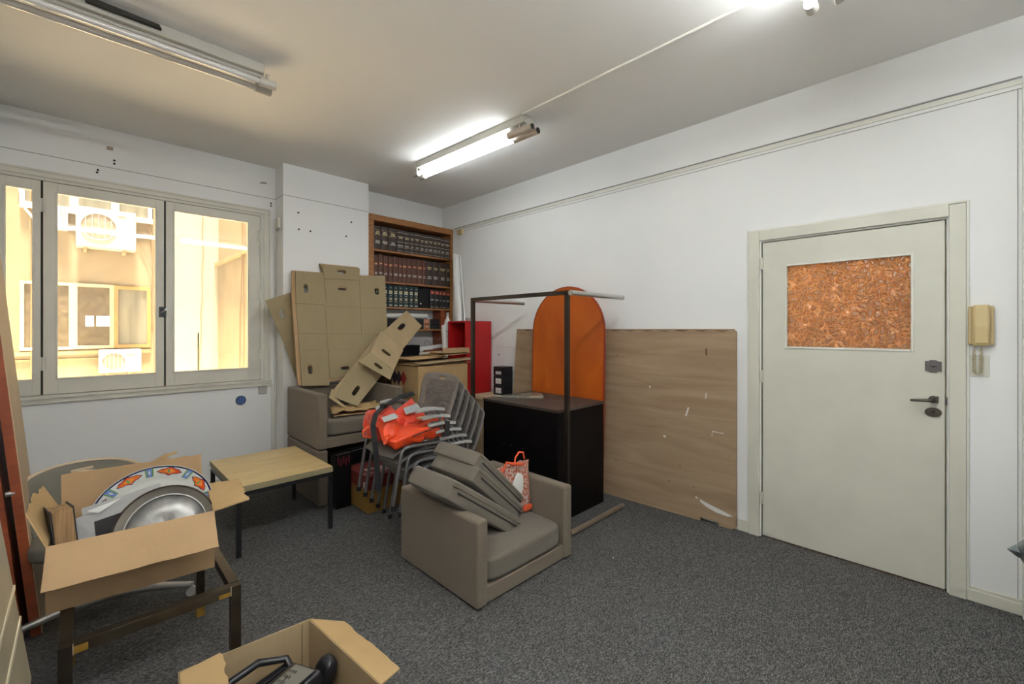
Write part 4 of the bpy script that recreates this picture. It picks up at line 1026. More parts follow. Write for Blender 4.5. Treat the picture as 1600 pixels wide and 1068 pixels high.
# quarter-round glass plate on it
cen = Vector((2.62, 2.86, bz+.006))
pts = [(0, 0)] + [(.44*math.cos(a), .44*math.sin(a)) for a in [R(-62 + i*4) for i in range(13)]]
mb = MB(); mb.sheet([(p[0], p[1]) for p in pts], o=cen, u=(1,0,0), v=(0,1,0), t=.008); o = mb.build('glass_plate', M_glassplate); tag(o, 'fan-shaped glass plate lying on the black cabinet', 'glass plate')
o = MB().bar((2.72, 3.02, .02), (2.80, 3.02, .80), .022, .05).build('wood_slat', M_palewood); tag(o, 'pale wooden slat standing between the chair stack and the black cabinet', 'slat')

# ------------------------------------------------------------------ table frame standing on its end
t = thing('metal_table_frame', 'bare dark metal table frame tipped on its end with round legs pointing at the wall', 'table frame', (2.45, 2.42, 0))
X = 2.445; ya, yb, zt = 1.905, 2.945, 1.725
for nm, p, q in (('frame_rail', (X, ya, .0), (X, ya, zt-.015)), ('frame_rail', (X, yb, 0), (X, yb, zt-.015)), ('frame_rail', (X, ya-.015, zt-.015), (X, yb+.015, zt-.015)), ('frame_rail', (X, ya+.015, .015), (X, yb-.015, .015))):
    mb = MB(); mb.bar(p, q, .030, .030, up=(0,0,1) if p[1] != q[1] else (0,1,0)); mb.build(nm, M_rack, t, bevel=.0015)
for y, z, m, r in ((ya-.035, zt-.018, M_chrome, .019), (yb+.035, zt-.018, M_chrome, .019), (ya-.035, .02, M_tubewood, .019), (yb+.035, .02, M_tubewood, .019)):
    mb = MB(); mb.tube([(X-.01, y, z), (X+.675, y, z)], r, 18); lg = mb.build('leg', m, t, smooth=True)
    mb = MB(); mb.disc((X+.675, y, z), (1,0,0), r*1.03, .008, 18, rb=r*.9); mb.build('leg_cap', M_greyplastic, lg, smooth=True)

# ------------------------------------------------------------------ armchairs
def armchair(label, x0, x1, y0, y1, zb, group='taupe armchairs', flip=False):
    """front faces -Y; block arms, low block back, loose-look seat"""
    t = thing('armchair', label, 'armchair', ((x0+x1)/2, (y0+y1)/2, zb), group=group)
    aw = .076; H_ = .458
    for xa in (x0, x1-aw):
        mb = MB(); mb.box((xa, y0, zb+.008), (xa+aw, y1, zb+H_)); mb.build('armrest', M_fabric, t, smooth=True, bevel=.014, seg=4)
    mb = MB(); mb.box((x0+aw, y1-.10, zb+.008), (x1-aw, y1-.004, zb+H_-.004)); mb.build('backrest', M_fabric, t, smooth=True, bevel=.014, seg=4)
    mb = MB(); mb.box((x0+aw, y0+.010, zb+.010), (x1-aw, y1-.10, zb+.095)); mb.build('seat_base', M_fabric, t, smooth=True, bevel=.006, seg=2)
    M = Matrix.Translation(((x0+x1)/2, (y0+.004+y1-.10)/2, zb+.168))
    mb = MB(); mb.pillow((x1-x0-2*aw-.004, y1-.10-y0-.004, .138), M, puff=.12, sharp=9, seg=14); mb.build('seat_cushion', M_fabric2, t, smooth=True)
    mb = MB()
    for x in (x0+.02, x1-.05):
        for y in (y0+.03, y1-.06): mb.box((x, y, zb), (x+.03, y+.03, zb+.012))
    mb.build('glide', M_caster, t)
    return t
armchair('taupe armchair standing on the carpet in front, holding three loose cushions', 1.440, 2.232, 1.700, 2.450, 0)
armchair('taupe armchair stacked on top of another, flattened cardboard boxes standing on it', 1.366, 2.138, 3.590, 4.340, .460)
armchair('taupe armchair on the floor carrying the other armchair', 1.366, 2.138, 3.590, 4.340, 0)

def cushion(label, top, bot, y0, y1, th, yaw=0.0, twist=0.0):
    """slab whose near long edge runs top->bot (x,z); spans y0..y1"""
    a = Vector((top[0], y0, top[1])); b = Vector((bot[0], y0, bot[1])); d = (b-a); L_ = d.length; d.normalize()
    Y = Vector((twist, 1, 0)).normalized(); n = Y.cross(d).normalized()
    if n.z < 0: n = -n
    c = (a+b)/2 + Y*(y1-y0)/2
    M = Matrix.Identity(4)
    for i in range(3): M[i][0] = d[i]; M[i][1] = Y[i]; M[i][2] = n[i]; M[i][3] = c[i]
    t = thing('seat_cushion', label, 'cushion', (c.x, c.y, c.z-.2), group='loose cushions on the front armchair')
    mb = MB(); mb.pillow((L_, y1-y0, th), M, puff=.18, sharp=11, seg=11); mb.build('cover', M_fabric2, t, smooth=True)
    w = y1-y0
    for sy in (-1, 1):
        mb = MB(); mb.tube([M @ Vector((-L_/2*.96, sy*w/2*.995, .028)), M @ Vector((0, sy*w/2*1.004, .030)), M @ Vector((L_/2*.96, sy*w/2*.995, .028))], .0035, 6)
        mb.build('piping', M_fabric, t, smooth=True)
    mb = MB(); mb.tube([M @ Vector((-L_/2*.8, -w/2*1.004, .004)), M @ Vector((0, -w/2*1.006, .004)), M @ Vector((L_/2*.9, -w/2*.999, .004))], .004, 6); mb.build('zip', M_piping, t, smooth=True)
    return t
cushion('lowest grey cushion, leaning over the left arm of the front armchair', (1.385, .605), (1.915, .225), 1.86, 2.27, .118)
cushion('middle grey cushion leaning on the front armchair between the other two', (1.600, .625), (1.985, .272), 1.90, 2.34, .105)
cushion('topmost grey cushion leaning on the front armchair beside the shopping bag', (1.645, .695), (2.03, .318), 1.94, 2.38, .098)

# clear red-printed shopping bag on the seat
t = thing('shopping_bag', 'clear plastic shopping bag with red print and red handles on the front armchair', 'bag', (2.0, 2.02, .24))
vs = []; fs = []
nz, na = 12, 28
random.seed(21)
for j in range(nz+1):
    f = j/nz; z = .245 + f*.315
    wx = .085 + .075*f + .012*math.sin(f*6); wy = .045 + .02*math.sin(f*PI) - .03*f
    cx = 2.065 - .045*f
    for i in range(na):
        a = 2*PI*i/na
        q = noise.noise(Vector((math.cos(a)*1.6, math.sin(a)*1.6, z*9)))*.016
        vs.append((cx + (wx+q)*math.copysign(abs(math.cos(a))**.7, math.cos(a)), 2.03 + (wy+q)*math.copysign(abs(math.sin(a))**.8, math.sin(a)), z + .012*noise.noise(Vector((i*.7, f*3, 2)))))
for j in range(nz):
    for i in range(na): fs.append((j*na+i, j*na+(i+1) % na, (j+1)*na+(i+1) % na, (j+1)*na+i))
fs.append(tuple(range(na))[::-1])
mb = MB(); mb.verts(vs, fs); mb.build('bag_body', M_clearbag, t, smooth=True, solid=.0015)
mb = MB(); mb.tube([(1.90, 2.0, .545), (1.93, 1.99, .60), (1.97, 1.985, .585), (2.03, 1.985, .57), (2.09, 1.99, .555)], [.007, .008, .010, .012, .008], 8); mb.build('handle', M_strapo, t, smooth=True)
mb = MB(); mb.tube([(2.03, 2.02, .555), (2.045, 2.025, .60), (2.085, 2.03, .628), (2.125, 2.03, .618), (2.135, 2.03, .575)], .006, 8); mb.build('handle', M_strapo, t, smooth=True)
mb = MB(); mb.pillow((.10, .02, .13), Matrix.Translation((2.01, 1.968, .44)) @ Matrix.Rotation(R(18), 4, 'Y'), wr=.01, ws=14, sharp=3.0, puff=.2); mb.build('white_content', M_paper, t, smooth=True)
mb = MB(); mb.pillow((.085, .012, .035), Matrix.Translation((2.10, 1.966, .272)), wr=.004, ws=14, sharp=5); mb.build('red_base_print', M_strapo, t, smooth=True)

# ------------------------------------------------------------------ coffee table
t = thing('coffee_table', 'low square table with a beech top and black steel legs', 'table', (1.005, 3.565, 0))
mb = MB(); mb.box((.700, 3.170, .412), (1.310, 3.960, .450), M_beech)
mb.mats = [M_beech, M_beechedge]
for f in mb.bm.faces: f.material_index = 0 if abs(f.calc_center_median().z - .431) > .01 else 1
mb.build('tabletop', None, t, bevel=.0012, seg=1)
mb = MB()
for p, q in (((.712, 3.185, .398), (1.298, 3.185, .398)), ((.712, 3.945, .398), (1.298, 3.945, .398)), ((.715, 3.20, .398), (.715, 3.93, .398)), ((1.295, 3.20, .398), (1.295, 3.93, .398))): mb.bar(p, q, .026, .026)
mb.build('frame', M_blackmetal, t)
for x in (.715, 1.295):
    for y in (3.185, 3.945):
        mb = MB(); mb.box((x-.014, y-.014, 0), (x+.014, y+.014, .386)); mb.build('leg', M_blackmetal, t, bevel=.001)

# ------------------------------------------------------------------ stack of six perforated chairs (front faces -X)
def make_chair():
    t = thing('stacking_chair', '', 'chair', (0, 0, 0), group='stacked grey chairs')
    # seat shell
    n = 12; vs = []; fs = []
    def seat_p(u, v):      # u along x 0..1, v -1..1
        x = .025 + u*.415; w = .222 - .03*(1-u)**3; y = v*w
        z = .405 - .030*(1-u)**4*3 - .012*u + .012*v*v - .006
        if u > .93: z += (u-.93)*.5
        return (x, y, z)
    for i in range(n+1):
        for j in range(n+1): vs.append(seat_p(i/n, -1+2*j/n))
    fs = [(i*(n+1)+j, (i+1)*(n+1)+j, (i+1)*(n+1)+j+1, i*(n+1)+j+1) for i in range(n) for j in range(n)]
    mb = MB(); mb.verts(vs, fs); mb.build('seat', M_chairplastic, t, smooth=True, solid=.011)
    # perforated back
    def ticks(lo, hi, n, hf):        # n holes between lo and hi, hole fraction hf
        c = (hi-lo)/n; out = [0.0, lo*.5]
        for i in range(n):
            out += [lo + c*(i + (1-hf)/2), lo + c*(i + (1+hf)/2)]
        return out + [(1+hi)*.5, 1.0]
    TA = ticks(.10, .90, 15, .56); TB = ticks(.20, .86, 16, .52); TB = TB[:-2] + [.895, .925, .965, 1.0]
    NU, NV = len(TA)-1, len(TB)-1
    def back_p(a, b):      # a 0..1 across, b 0..1 up
        v = -1+2*a
        w = .188 + .045*math.sin(min(1, b*1.25)*PI/2)
        if b > .90: w *= math.sqrt(max(0.0, 1-((b-.90)/.10)**2*.30))
        hh = .41 - .012*abs(v)**3*(1 if b > .85 else 0)
        z = .425 + b*hh
        x = .425 + .130*b + .028*math.sin(b*PI)*.4 + .015*(1-v*v)
        return (x, v*w, z)
    mb = MB(); vs = [back_p(a, b) for a in TA for b in TB]
    fs = []
    for i in range(NU):
        for j in range(NV):
            hole = (i % 2 == 0 and 2 <= i <= 30 and j % 2 == 0 and 2 <= j <= 32)
            grip = (13 <= i <= 18 and NV-3 <= j <= NV-3)
            if hole or grip: continue
            fs.append((i*(NV+1)+j, (i+1)*(NV+1)+j, (i+1)*(NV+1)+j+1, i*(NV+1)+j+1))
    mb.verts(vs, fs); mb.build('backrest', M_chairplastic, t, smooth=True, solid=.005)
    for s in (-1, 1):
        y = s*.245
        mb = MB(); mb.tube([(0, y, .03), (.030, y, .20), (.056, y, .345), (.066, y, .372), (.090, y, .388), (.13, y, .392), (.40, y-s*.01, .375)], .0115, 10); fl = mb.build('front_leg', M_chairmetal, t, smooth=True)
        mb = MB(); mb.disc((0, y, .030), (0,0,-1), .016, .03, 12); mb.build('foot', M_caster, fl, smooth=True)
        mb = MB(); mb.tube([(.36, y, .600), (.375, y, .50), (.40, y, .375), (.44, y, .20), (.48, y, .03)], .0115, 10); rl = mb.build('rear_leg', M_chairmetal, t, smooth=True)
        mb = MB(); mb.disc((.48, y, .030), (0,0,-1), .016, .03, 12); mb.build('foot', M_caster, rl, smooth=True)
        mb = MB(); mb.tube([(.10, y-s*.002, .392), (.10, y-s*.035, .395)], .006, 6); mb.tube([(.32, y-s*.002, .380), (.32, y-s*.035, .39)], .006, 6); mb.tube([(.39, y-s*.002, .39), (.425, y-s*.05, .43)], .010, 8); mb.build('bracket', M_chairmetal, t, smooth=True)
        pts = [(.175, -.019), (.165, 0), (.175, .019), (.21, .029), (.26, .031), (.32, .024), (.395, .019), (.40, 0), (.395, -.019), (.32, -.020), (.26, -.023), (.21, -.024)]
        A = [(x, y + s*yy, .607 + .012*math.sin((x-.165)/.235*PI*1.3) + (.0)) for x, yy in pts]; B = [(x, yv, z+.020) for x, yv, z in A]; k = len(pts)
        mb = MB(); mb.verts(A+B, [tuple(range(k)), tuple(range(2*k-1, k-1, -1))] + [(i, (i+1) % k, k+(i+1) % k, k+i) for i in range(k)]); mb.build('armrest', M_armplastic, t, smooth=True, bevel=.003, angle=60)
    return t
proto = make_chair()
names = ['bottom grey perforated chair of the stack', 'second grey perforated chair from the bottom of the stack', 'third grey perforated chair from the bottom of the stack', 'fourth grey perforated chair from the bottom of the stack', 'fifth grey perforated chair of the stack, just below the top one', 'topmost grey perforated chair of the stack, a red bag on its seat']
for k in range(6):
    c = proto if k == 0 else copy_tree(proto)
    c.location = (1.690 - .050*k, 2.785, .055*k); c['label'] = names[k]
# top chair local->world offset
TX, TY, TZ = 1.475, 2.785, .275
# red bag
t = thing('rescue_bag', 'red nylon rescue bag with silver patches and black straps on the chair stack', 'bag', (1.65, 2.78, .69))
def P3(loc, rx=0, ry=0, rz=0): return Matrix.Translation(loc) @ Matrix.Rotation(R(rz), 4, 'Z') @ Matrix.Rotation(R(ry), 4, 'Y') @ Matrix.Rotation(R(rx), 4, 'X')
mb = MB(); mb.pillow((.50, .17, .085), P3((1.675, 2.615, .735), 12, -4, 2), puff=.2, sharp=5, wr=.012, ws=12, seed=2, seg=16, fold=.010); mb.build('front_pocket', M_bag2, t, smooth=True, angle=24)
mb = MB(); mb.pillow((.19, .30, .17), P3((1.53, 2.84, .765), 0, 10, -8), puff=.1, sharp=7, wr=.014, ws=10, seed=5, seg=16, fold=.012); mb.build('main_compartment', M_bag, t, smooth=True, angle=24)
mb = MB(); mb.soft([(1.595, 2.80, .864), (1.83, 2.95, .913), (1.90, 2.80, .745), (1.60, 2.66, .760)], .05, n=16, wr=.012, ws=14, seed=3, fold=.004); mb.build('lid_flap', M_bag, t, smooth=True, angle=24)
mb = MB(); mb.soft([(1.440, 2.86, .872), (1.655, 2.98, .89), (1.626, 2.78, .823), (1.410, 2.70, .805)], .06, n=14, wr=.010, ws=16, seed=6, fold=.004); mb.build('top_panel', M_bag, t, smooth=True, angle=24)
mb = MB(); mb.soft([(1.405, 2.69, .820), (1.560, 2.76, .845), (1.560, 2.60, .745), (1.375, 2.54, .712)], .09, n=14, wr=.014, ws=16, seed=9, fold=.008); mb.build('side_pocket', M_bag2, t, smooth=True, angle=24)
for q in ([(1.63, 2.78, .863), (1.80, 2.87, .868), (1.81, 2.82, .822), (1.627, 2.74, .823)], [(1.449, 2.84, .878), (1.591, 2.93, .881), (1.59, 2.90, .861), (1.443, 2.80, .858)], [(1.407, 2.66, .835), (1.535, 2.71, .842), (1.535, 2.66, .815), (1.402, 2.61, .812)]):
    c = [Vector(v) for v in q]; nn_ = (c[1]-c[0]).cross(c[3]-c[0]).normalized(); nn_ = nn_ if nn_.z > 0 else -nn_
    mb = MB(); mb.soft([v + nn_*.036 for v in c], .004, n=6); mb.build('reflective_patch', M_reflect, t, smooth=True)
mb = MB(); pts = [(1.872, 2.985, .945), (1.72, 2.94, .935), (1.52, 2.80, .912), (1.395, 2.69, .885), (1.33, 2.60, .835), (1.325, 2.565, .74), (1.335, 2.555, .57), (1.345, 2.555, .42)]
for p, q in zip(pts, pts[1:]): mb.bar(p, q, .034, .006, up=(-.7, -.7, .4))
mb.build('shoulder_strap', M_strap, t)
mb = MB(); pts = [(1.56, 2.505, .742), (1.70, 2.50, .765), (1.80, 2.515, .775), (1.88, 2.53, .78)]
mb.tube(pts, .004, 6); mb.build('zip', M_strap, t, smooth=True)
mb = MB(); mb.bar((1.85, 2.51, .80), (1.83, 2.49, .70), .04, .006, up=(0,-1,0)); mb.build('side_strap', M_strap, t)
mb = MB(); mb.tube([(1.45, 2.70, .795), (1.39, 2.69, .803), (1.335, 2.69, .806), (1.305, 2.69, .787), (1.312, 2.69, .752), (1.36, 2.69, .738)], .008, 8); mb.build('carry_loop', M_strapo, t, smooth=True)
mb = MB(); mb.pillow((.05, .04, .03), P3((1.50, 2.775, .918), 0, 0, 30), sharp=6, seg=4); mb.build('buckle', M_binblack, t, smooth=True)
mb = MB(); mb.pillow((.09, .04, .012), P3((1.72, 2.64, .822), 8, 4, 20), sharp=4, seg=4, wr=.004, ws=20); mb.build('yellow_tag', mat('pale_yellow_tag', (.70, .58, .25), .7), t, smooth=True)

# ------------------------------------------------------------------ carton with maroon lid, black case
t = thing('printed_carton', 'golden brown carton with a maroon lettered lid half under the chair stack', 'cardboard box', (1.80, 3.39, 0))
mb = MB(); mb.box((1.600, 3.215, 0), (2.00, 3.575, .262)); mb.build('body', M_gold, t, bevel=.004)
mb = MB(); mb.box((1.588, 3.203, .185), (2.012, 3.585, .292)); ld_ = mb.build('lid', M_maroon, t, bevel=.004)
M = Matrix.Translation((1.652, 3.32, .2925)) 
mb = text_mesh('PUNTA', .130, M); mb.build('lettering', M_paper, ld_)
mb = MB(); mb.box((1.60, 3.285, .2922), (1.88, 3.293, .2932)); mb.build('printed_line', M_paper, ld_)
mb = text_mesh('A', .07, Matrix.Translation((1.86, 3.2025, .21)) @ Matrix.Rotation(R(90), 4, 'X')); mb.build('lettering', M_greyplastic, ld_)
mb = MB(); mb.box((1.5865, 3.215, .196), (1.588, 3.262, .245)); mb.build('sticker', M_paper, ld_)
t = thing('black_case', 'dark case standing in the gap between the lower armchair and the table', 'case', (1.60, 3.50, 0))
mb = MB(); mb.box((1.455, 3.47, 0), (1.585, 3.575, .435)); mb.box((1.585, 3.590, .300), (1.90, 3.60, .44)); mb.build('body', M_glossblack, t, bevel=.004)
mb = MB(); mb.bar((1.455, 3.466, .440), (1.775, 3.50, .448), .006, .006); mb.build('top_edge', M_lockplate, t)
mb = MB()
for k in range(5): mb.box((1.47+k*.022, 3.4685, .36-.02*(k % 2)), (1.482+k*.022, 3.470, .42-.02*(k % 2)))
mb.build('red_print', mat('dark_red_ink', (.10, .008, .010), .6), t)

# ------------------------------------------------------------------ flattened archive-box blanks on the armchair
def plane_args(y0, z0, k, off=0.0):
    v = Vector((0, k, 1)).normalized(); n = Vector((0, -1, k)).normalized()
    return dict(o=Vector((0, y0, z0)) + n*off, u=(1,0,0), v=v)
A = (4.185, .925, .215)
def pz(pts): return pts
H = [stad(1.545, .940, .024, .045), stad(1.912, 1.144, .046, .020), stad(1.906, .966, .046, .021), stad(2.288, .968, .025, .046)]
BIG = [(1.463,1.103),(1.724,1.112),(1.728,.80),(1.735,1.1),(1.706,1.198),(2.108,1.203),(2.101,1.067),(2.114,1.118),(2.404,1.146),(2.359,.472),(2.331,.367),(2.060,.33),(1.447,.335),(1.446,.797)]
BIGBACK = [(1.435,1.113),(1.724,1.119),(1.700,1.212),(2.102,1.214),(2.107,1.124),(2.401,1.149),(2.359,.472),(2.331,.367),(1.995,.035),(1.412,.015),(1.415,.858)]
# the sheet bottom stands on the arm and back of the armchair
t = thing('flattened_box_bundle', 'big bundle of flattened archive boxes with hand holes leaning on the column', 'flattened boxes', (1.9, 4.2, .92))
mb = MB(); mb.sheet(BIGBACK, [stad(1.549, .925, .024, .045), stad(1.915, 1.134, .046, .020), stad(1.909, .952, .046, .021), stad(2.291, .950, .025, .046), stad(1.529, .142, .022, .045), stad(1.861, .140, .044, .020)], t=.024, m=None, **plane_args(*A, off=-.016)); mb.build('rear_sheets', M_card, t)
mb = MB(); mb.sheet(BIG, H, t=.006, **plane_args(*A)); mb.build('front_sheet', M_card3, t)
mb = MB(); mb.sheet([(1.463,1.103),(1.720,1.112),(1.722,.781),(1.445,.788)], [stad(1.545,.940,.022,.043)], t=.005, **plane_args(*A, off=.007)); mb.build('flap', M_card3, t)
mb = MB(); mb.sheet([(1.722,1.186),(2.110,1.196),(2.096,1.066),(1.728,1.052)], [stad(1.912,1.140,.044,.019)], t=.006, **plane_args(*A, off=.012)); mb.build('flap', M_card3, t)
mb = MB(); mb.sheet([(1.447,.333),(1.703,.328),(1.690,-.012),(1.440,.004)], [stad(1.525,.155,.021,.045)], t=.005, **plane_args(*A, off=.009)); mb.build('flap', M_card3, t)
mb = MB(); mb.sheet([(1.713,.329),(2.046,.329),(2.0,.081),(1.737,.045),(1.700,.055)], [stad(1.858,.149,.044,.020)], t=.005, **plane_args(*A, off=.003)); mb.build('flap', M_card3, t)
v = Vector((0, A[2], 1)).normalized(); nn = Vector((0, -1, A[2])).normalized()
def on(p, off=.0042): return Vector((p[0], A[0], A[1])) + v*p[1] + nn*off
mb = MB()
for p, q in (((1.728, .768), (2.38, .773)), ((1.448,.499),(2.352,.479)), ((1.72,1.03),(1.708,.34)), ((2.101,1.06),(2.064,.477)), ((2.20,.772),(2.27,.771))): mb.bar(on(p), on(q), .0035, .002, up=nn)
mb.build('crease_shade', M_crease, t)  # shading of the folds put in as darker strips
t = thing('flattened_box', 'tilted flattened box sticking out left behind the big bundle', 'flattened box', (1.4, 4.38, .90))
mb = MB(); mb.sheet([(1.212,.72),(1.446,.811),(1.567,.416),(1.548,-.07),(1.475,-.085),(1.367,.297)], [stad(1.348,.598,.019,.044,12)], t=.007, **plane_args(4.375, 1.0, .10)); mb.build('sheet', M_card3, t)
mb = MB(); mb.sheet([(1.40,.55),(1.44,.80),(1.56,.41),(1.548,-.068),(1.50,-.08)], t=.006, **plane_args(4.392, 1.0, .07)); mb.build('inner_sheet', M_card, t)
t = thing('flattened_box', 'long flattened box with hand holes propped diagonally across the upper armchair', 'flattened box', (2.0, 3.9, .7))
D = (3.75, .70, .55)
mb = MB(); mb.sheet([(2.588,1.094),(2.727,.899),(2.26,.49),(1.78,.063),(1.58,.223),(1.778,.408),(2.125,.746)], [stad(2.466,.885,.060,.025,38), stad(1.797,.206,.056,.021,46)], t=.006, **plane_args(*D)); mb.build('sheet', M_card2, t)
mb = MB(); mb.sheet([(1.825,.458),(2.023,.316),(1.773,.06),(1.582,.176)], [stad(1.794,.212,.058,.021,46)], t=.006, **plane_args(3.735,.70,.55, off=.004)); mb.build('flap', M_card3, t)
mb = MB(); mb.sheet([(1.575,.256),(1.614,.221),(1.582,.176),(1.668,.068),(1.631,.081),(1.534,.175)], t=.005, **plane_args(3.72,.70,.55, off=.004)); mb.build('side_flap', M_card2, t)
t = thing('folded_box_lid', 'folded cardboard box lid with two hand holes resting on the diagonal box', 'box lid', (2.1, 3.9, .95))
quad_sheet([(1.982,3.927,1.227), (2.143,3.774,1.056), (2.344,3.935,1.235), (2.19,4.113,1.434)], (.5, .40, .052, .020, 0)).build('lid_top', M_card2, t)
quad_sheet([(1.982,3.925,1.225), (2.145,3.772,1.052), (2.068,3.745,.942), (1.828,3.86,1.150)], (.5, .5, .046, .018, 0)).build('lid_side', M_card3, t)
# crumpled paper and clothes-like cardboard on the seat
random.seed(9)
for k, (dz, sc, lb, mm) in enumerate(((0, 1.0, 'flat brown cardboard lying on the seat of the upper armchair', M_card), (.022, .93, 'crumpled pale kraft paper on the seat of the upper armchair', M_cardtan))):
    mb = MB(); n = 18; vs = []
    a = Vector((1.515, 3.655, 0)); b = Vector((1.95, 3.60, 0)); c_ = Vector((2.045, 3.97, 0)); d_ = Vector((1.60, 3.95, 0))
    for i in range(n+1):
        for j in range(n+1):
            f, g = i/n, j/n
            p = a*(1-f)*(1-g) + b*f*(1-g) + c_*f*g + d_*(1-f)*g
            z = .716 + dz + (.022*noise.noise(Vector((p.x*16, p.y*22, k*5))) + .012*noise.noise(Vector((p.x*40, p.y*40, k)))) * (1 if k else .15)
            p = p + Vector((noise.noise(Vector((p.x*20, p.y*20, 3)))*.02*(.2 if k == 0 else 1), 0, 0)); vs.append((p.x, p.y, z + (0 if k == 0 else .012)))
    mb.verts(vs, [(i*(n+1)+j, (i+1)*(n+1)+j, (i+1)*(n+1)+j+1, i*(n+1)+j+1) for i in range(n) for j in range(n)])
    o = mb.build('kraft_paper' if k else 'cardboard_sheet', mm, solid=.006 if k == 0 else .003); tag(o, lb, 'cardboard sheet' if k == 0 else 'paper')

# ------------------------------------------------------------------ leaning boards and metal sheet at the left wall
for k, (x, m, z1) in enumerate(((-.1475, M_redwood, 1.98), (-.205, M_redwood, 1.97), (-.262, M_redwood, 1.96))):
    t = thing('wooden_board', ('reddish brown board with a pale face, nearest of those leaning at the left edge', 'second reddish brown board leaning at the left edge', 'rearmost reddish brown board leaning at the left edge')[k], 'board', (x, 3.2, 0), group='boards leaning at the left edge')
    d = .0895; th = .034
    def lean_slab(y0, y1, xa, xb):
        vs = [(xa, y0, 0), (xb, y0, 0), (xb, y1, 0), (xa, y1, 0), (xa-d*z1, y0, z1), (xb-d*z1, y0, z1), (xb-d*z1, y1, z1), (xa-d*z1, y1, z1)]
        return MB().verts(vs, [(0,3,2,1),(4,5,6,7),(0,1,5,4),(1,2,6,5),(2,3,7,6),(3,0,4,7)])
    lean_slab(3.05, 3.46, x-th/2, x+th/2).build('board', m, t, bevel=.001)
    if k == 0: lean_slab(3.056, 3.46, x+th/2, x+th/2+.003).build('pale_face', M_palewood, t)
    else:
        mb = MB(); mb.tube([(x+.015-.6*.0895, 3.06, .69), (x+.045-.6*.0895, 3.06, .69)], .012, 10); mb.build('hinge_fitting', M_chrome, t, smooth=True)
t = thing('metal_sheet', 'champagne-coloured sheet-metal slab leaning at the lower left edge', 'metal panel', (-.2, 1.3, .64))
d = .124
def slab(y0, y1, z0, z1, xa, xb):
    vs = [(xa-d*(z0-.64), y0, z0), (xb-d*(z0-.64), y0, z0), (xb-d*(z0-.64), y1, z0), (xa-d*(z0-.64), y1, z0), (xa-d*(z1-.64), y0, z1), (xb-d*(z1-.64), y0, z1), (xb-d*(z1-.64), y1, z1), (xa-d*(z1-.64), y1, z1)]
    return MB().verts(vs, [(0,3,2,1),(4,5,6,7),(0,1,5,4),(1,2,6,5),(2,3,7,6),(3,0,4,7)])
slab(1.02, 1.50, .641, 1.22, -.135, -.079).build('sheet', M_zinc, t, bevel=.004)
for z in (.785, .86):
    slab(1.02, 1.502, z, z+.008, -.082, -.0765).build('folded_rib', M_zincedge, t)
t = thing('dark_crate', 'dark wooden crate under the metal panel at the lower left corner', 'crate', (-.29, 1.28, 0))
mb = MB(); mb.box((-.44, 1.02, 0), (-.13, 1.44, .62)); mb.build('body', M_darkwood, t, bevel=.003)
mb = MB(); mb.box((-.45, 1.01, .62), (-.080, 1.48, .640)); mb.build('top_board', M_redwood, t, bevel=.003)

# ------------------------------------------------------------------ swivel chair behind the left box
t = thing('swivel_chair', 'shell swivel chair with beige bent rim and silver star base behind the left box', 'chair', (.09, 3.05, 0))
cx, cyy = .03, 3.20
mb = MB(); vs = []; nA, nB = 20, 6
rimpts = []
for i in range(nA+1):
    a = R(-15 + 210*i/nA); 
    zt_ = .70 - .10*abs((i/nA-.55)*2)**2.5
    for j in range(nB+1):
        f = j/nB; r = .19 + .075*f
        vs.append((cx + r*math.cos(a)*.92, cyy + r*math.sin(a), .38 + (zt_-.38)*f))
    rimpts.append((cx + .268*math.cos(a)*.92, cyy + .268*math.sin(a), zt_))
mb.verts(vs, [(i*(nB+1)+j, (i+1)*(nB+1)+j, (i+1)*(nB+1)+j+1, i*(nB+1)+j+1) for i in range(nA) for j in range(nB)])
mb.build('back_shell', M_shellgrey, t, smooth=True, solid=.018)
mb = MB(); mb.tube(rimpts, .011, 10); mb.build('bent_rim', M_shellrim, t, smooth=True)
mb = MB(); mb.pillow((.42, .42, .10), Matrix.Translation((cx, cyy-.02, .39)), sharp=5, puff=.2); mb.build('seat', M_shellgrey, t, smooth=True)
mb = MB(); mb.tube([(cx+.02, cyy+.20, .675), (cx-.06, cyy+.13, .685), (cx+.10, cyy+.10, .66)], .008, 8); mb.build('inner_rim', M_shellrim, t, smooth=True)
mb = MB(); mb.tube([(cx+.03, cyy-.10, .33), (cx+.06, cyy-.14, .08)], .026, 14); mb.build('column', M_silver, t, smooth=True)
hub = Vector((.115, 3.03, .095))
for a in (-20, 48, 115, 182):
    e = hub + Vector((math.cos(R(a))*.335, math.sin(R(a))*.335, -.035))
    mb = MB(); mb.tube([hub, (hub+e)/2 + Vector((0,0,.012)), e], [.026, .021, .015], 10); ar = mb.build('star_leg', M_silver, t, smooth=True)
    mb = MB(); mb.disc((e.x, e.y-.012, .026), (0,1,0), .025, .024, 18); mb.tube([(e.x, e.y, .03), (e.x, e.y, e.z+.012)], .012, 8); mb.build('caster', M_greyplastic, ar, smooth=True)

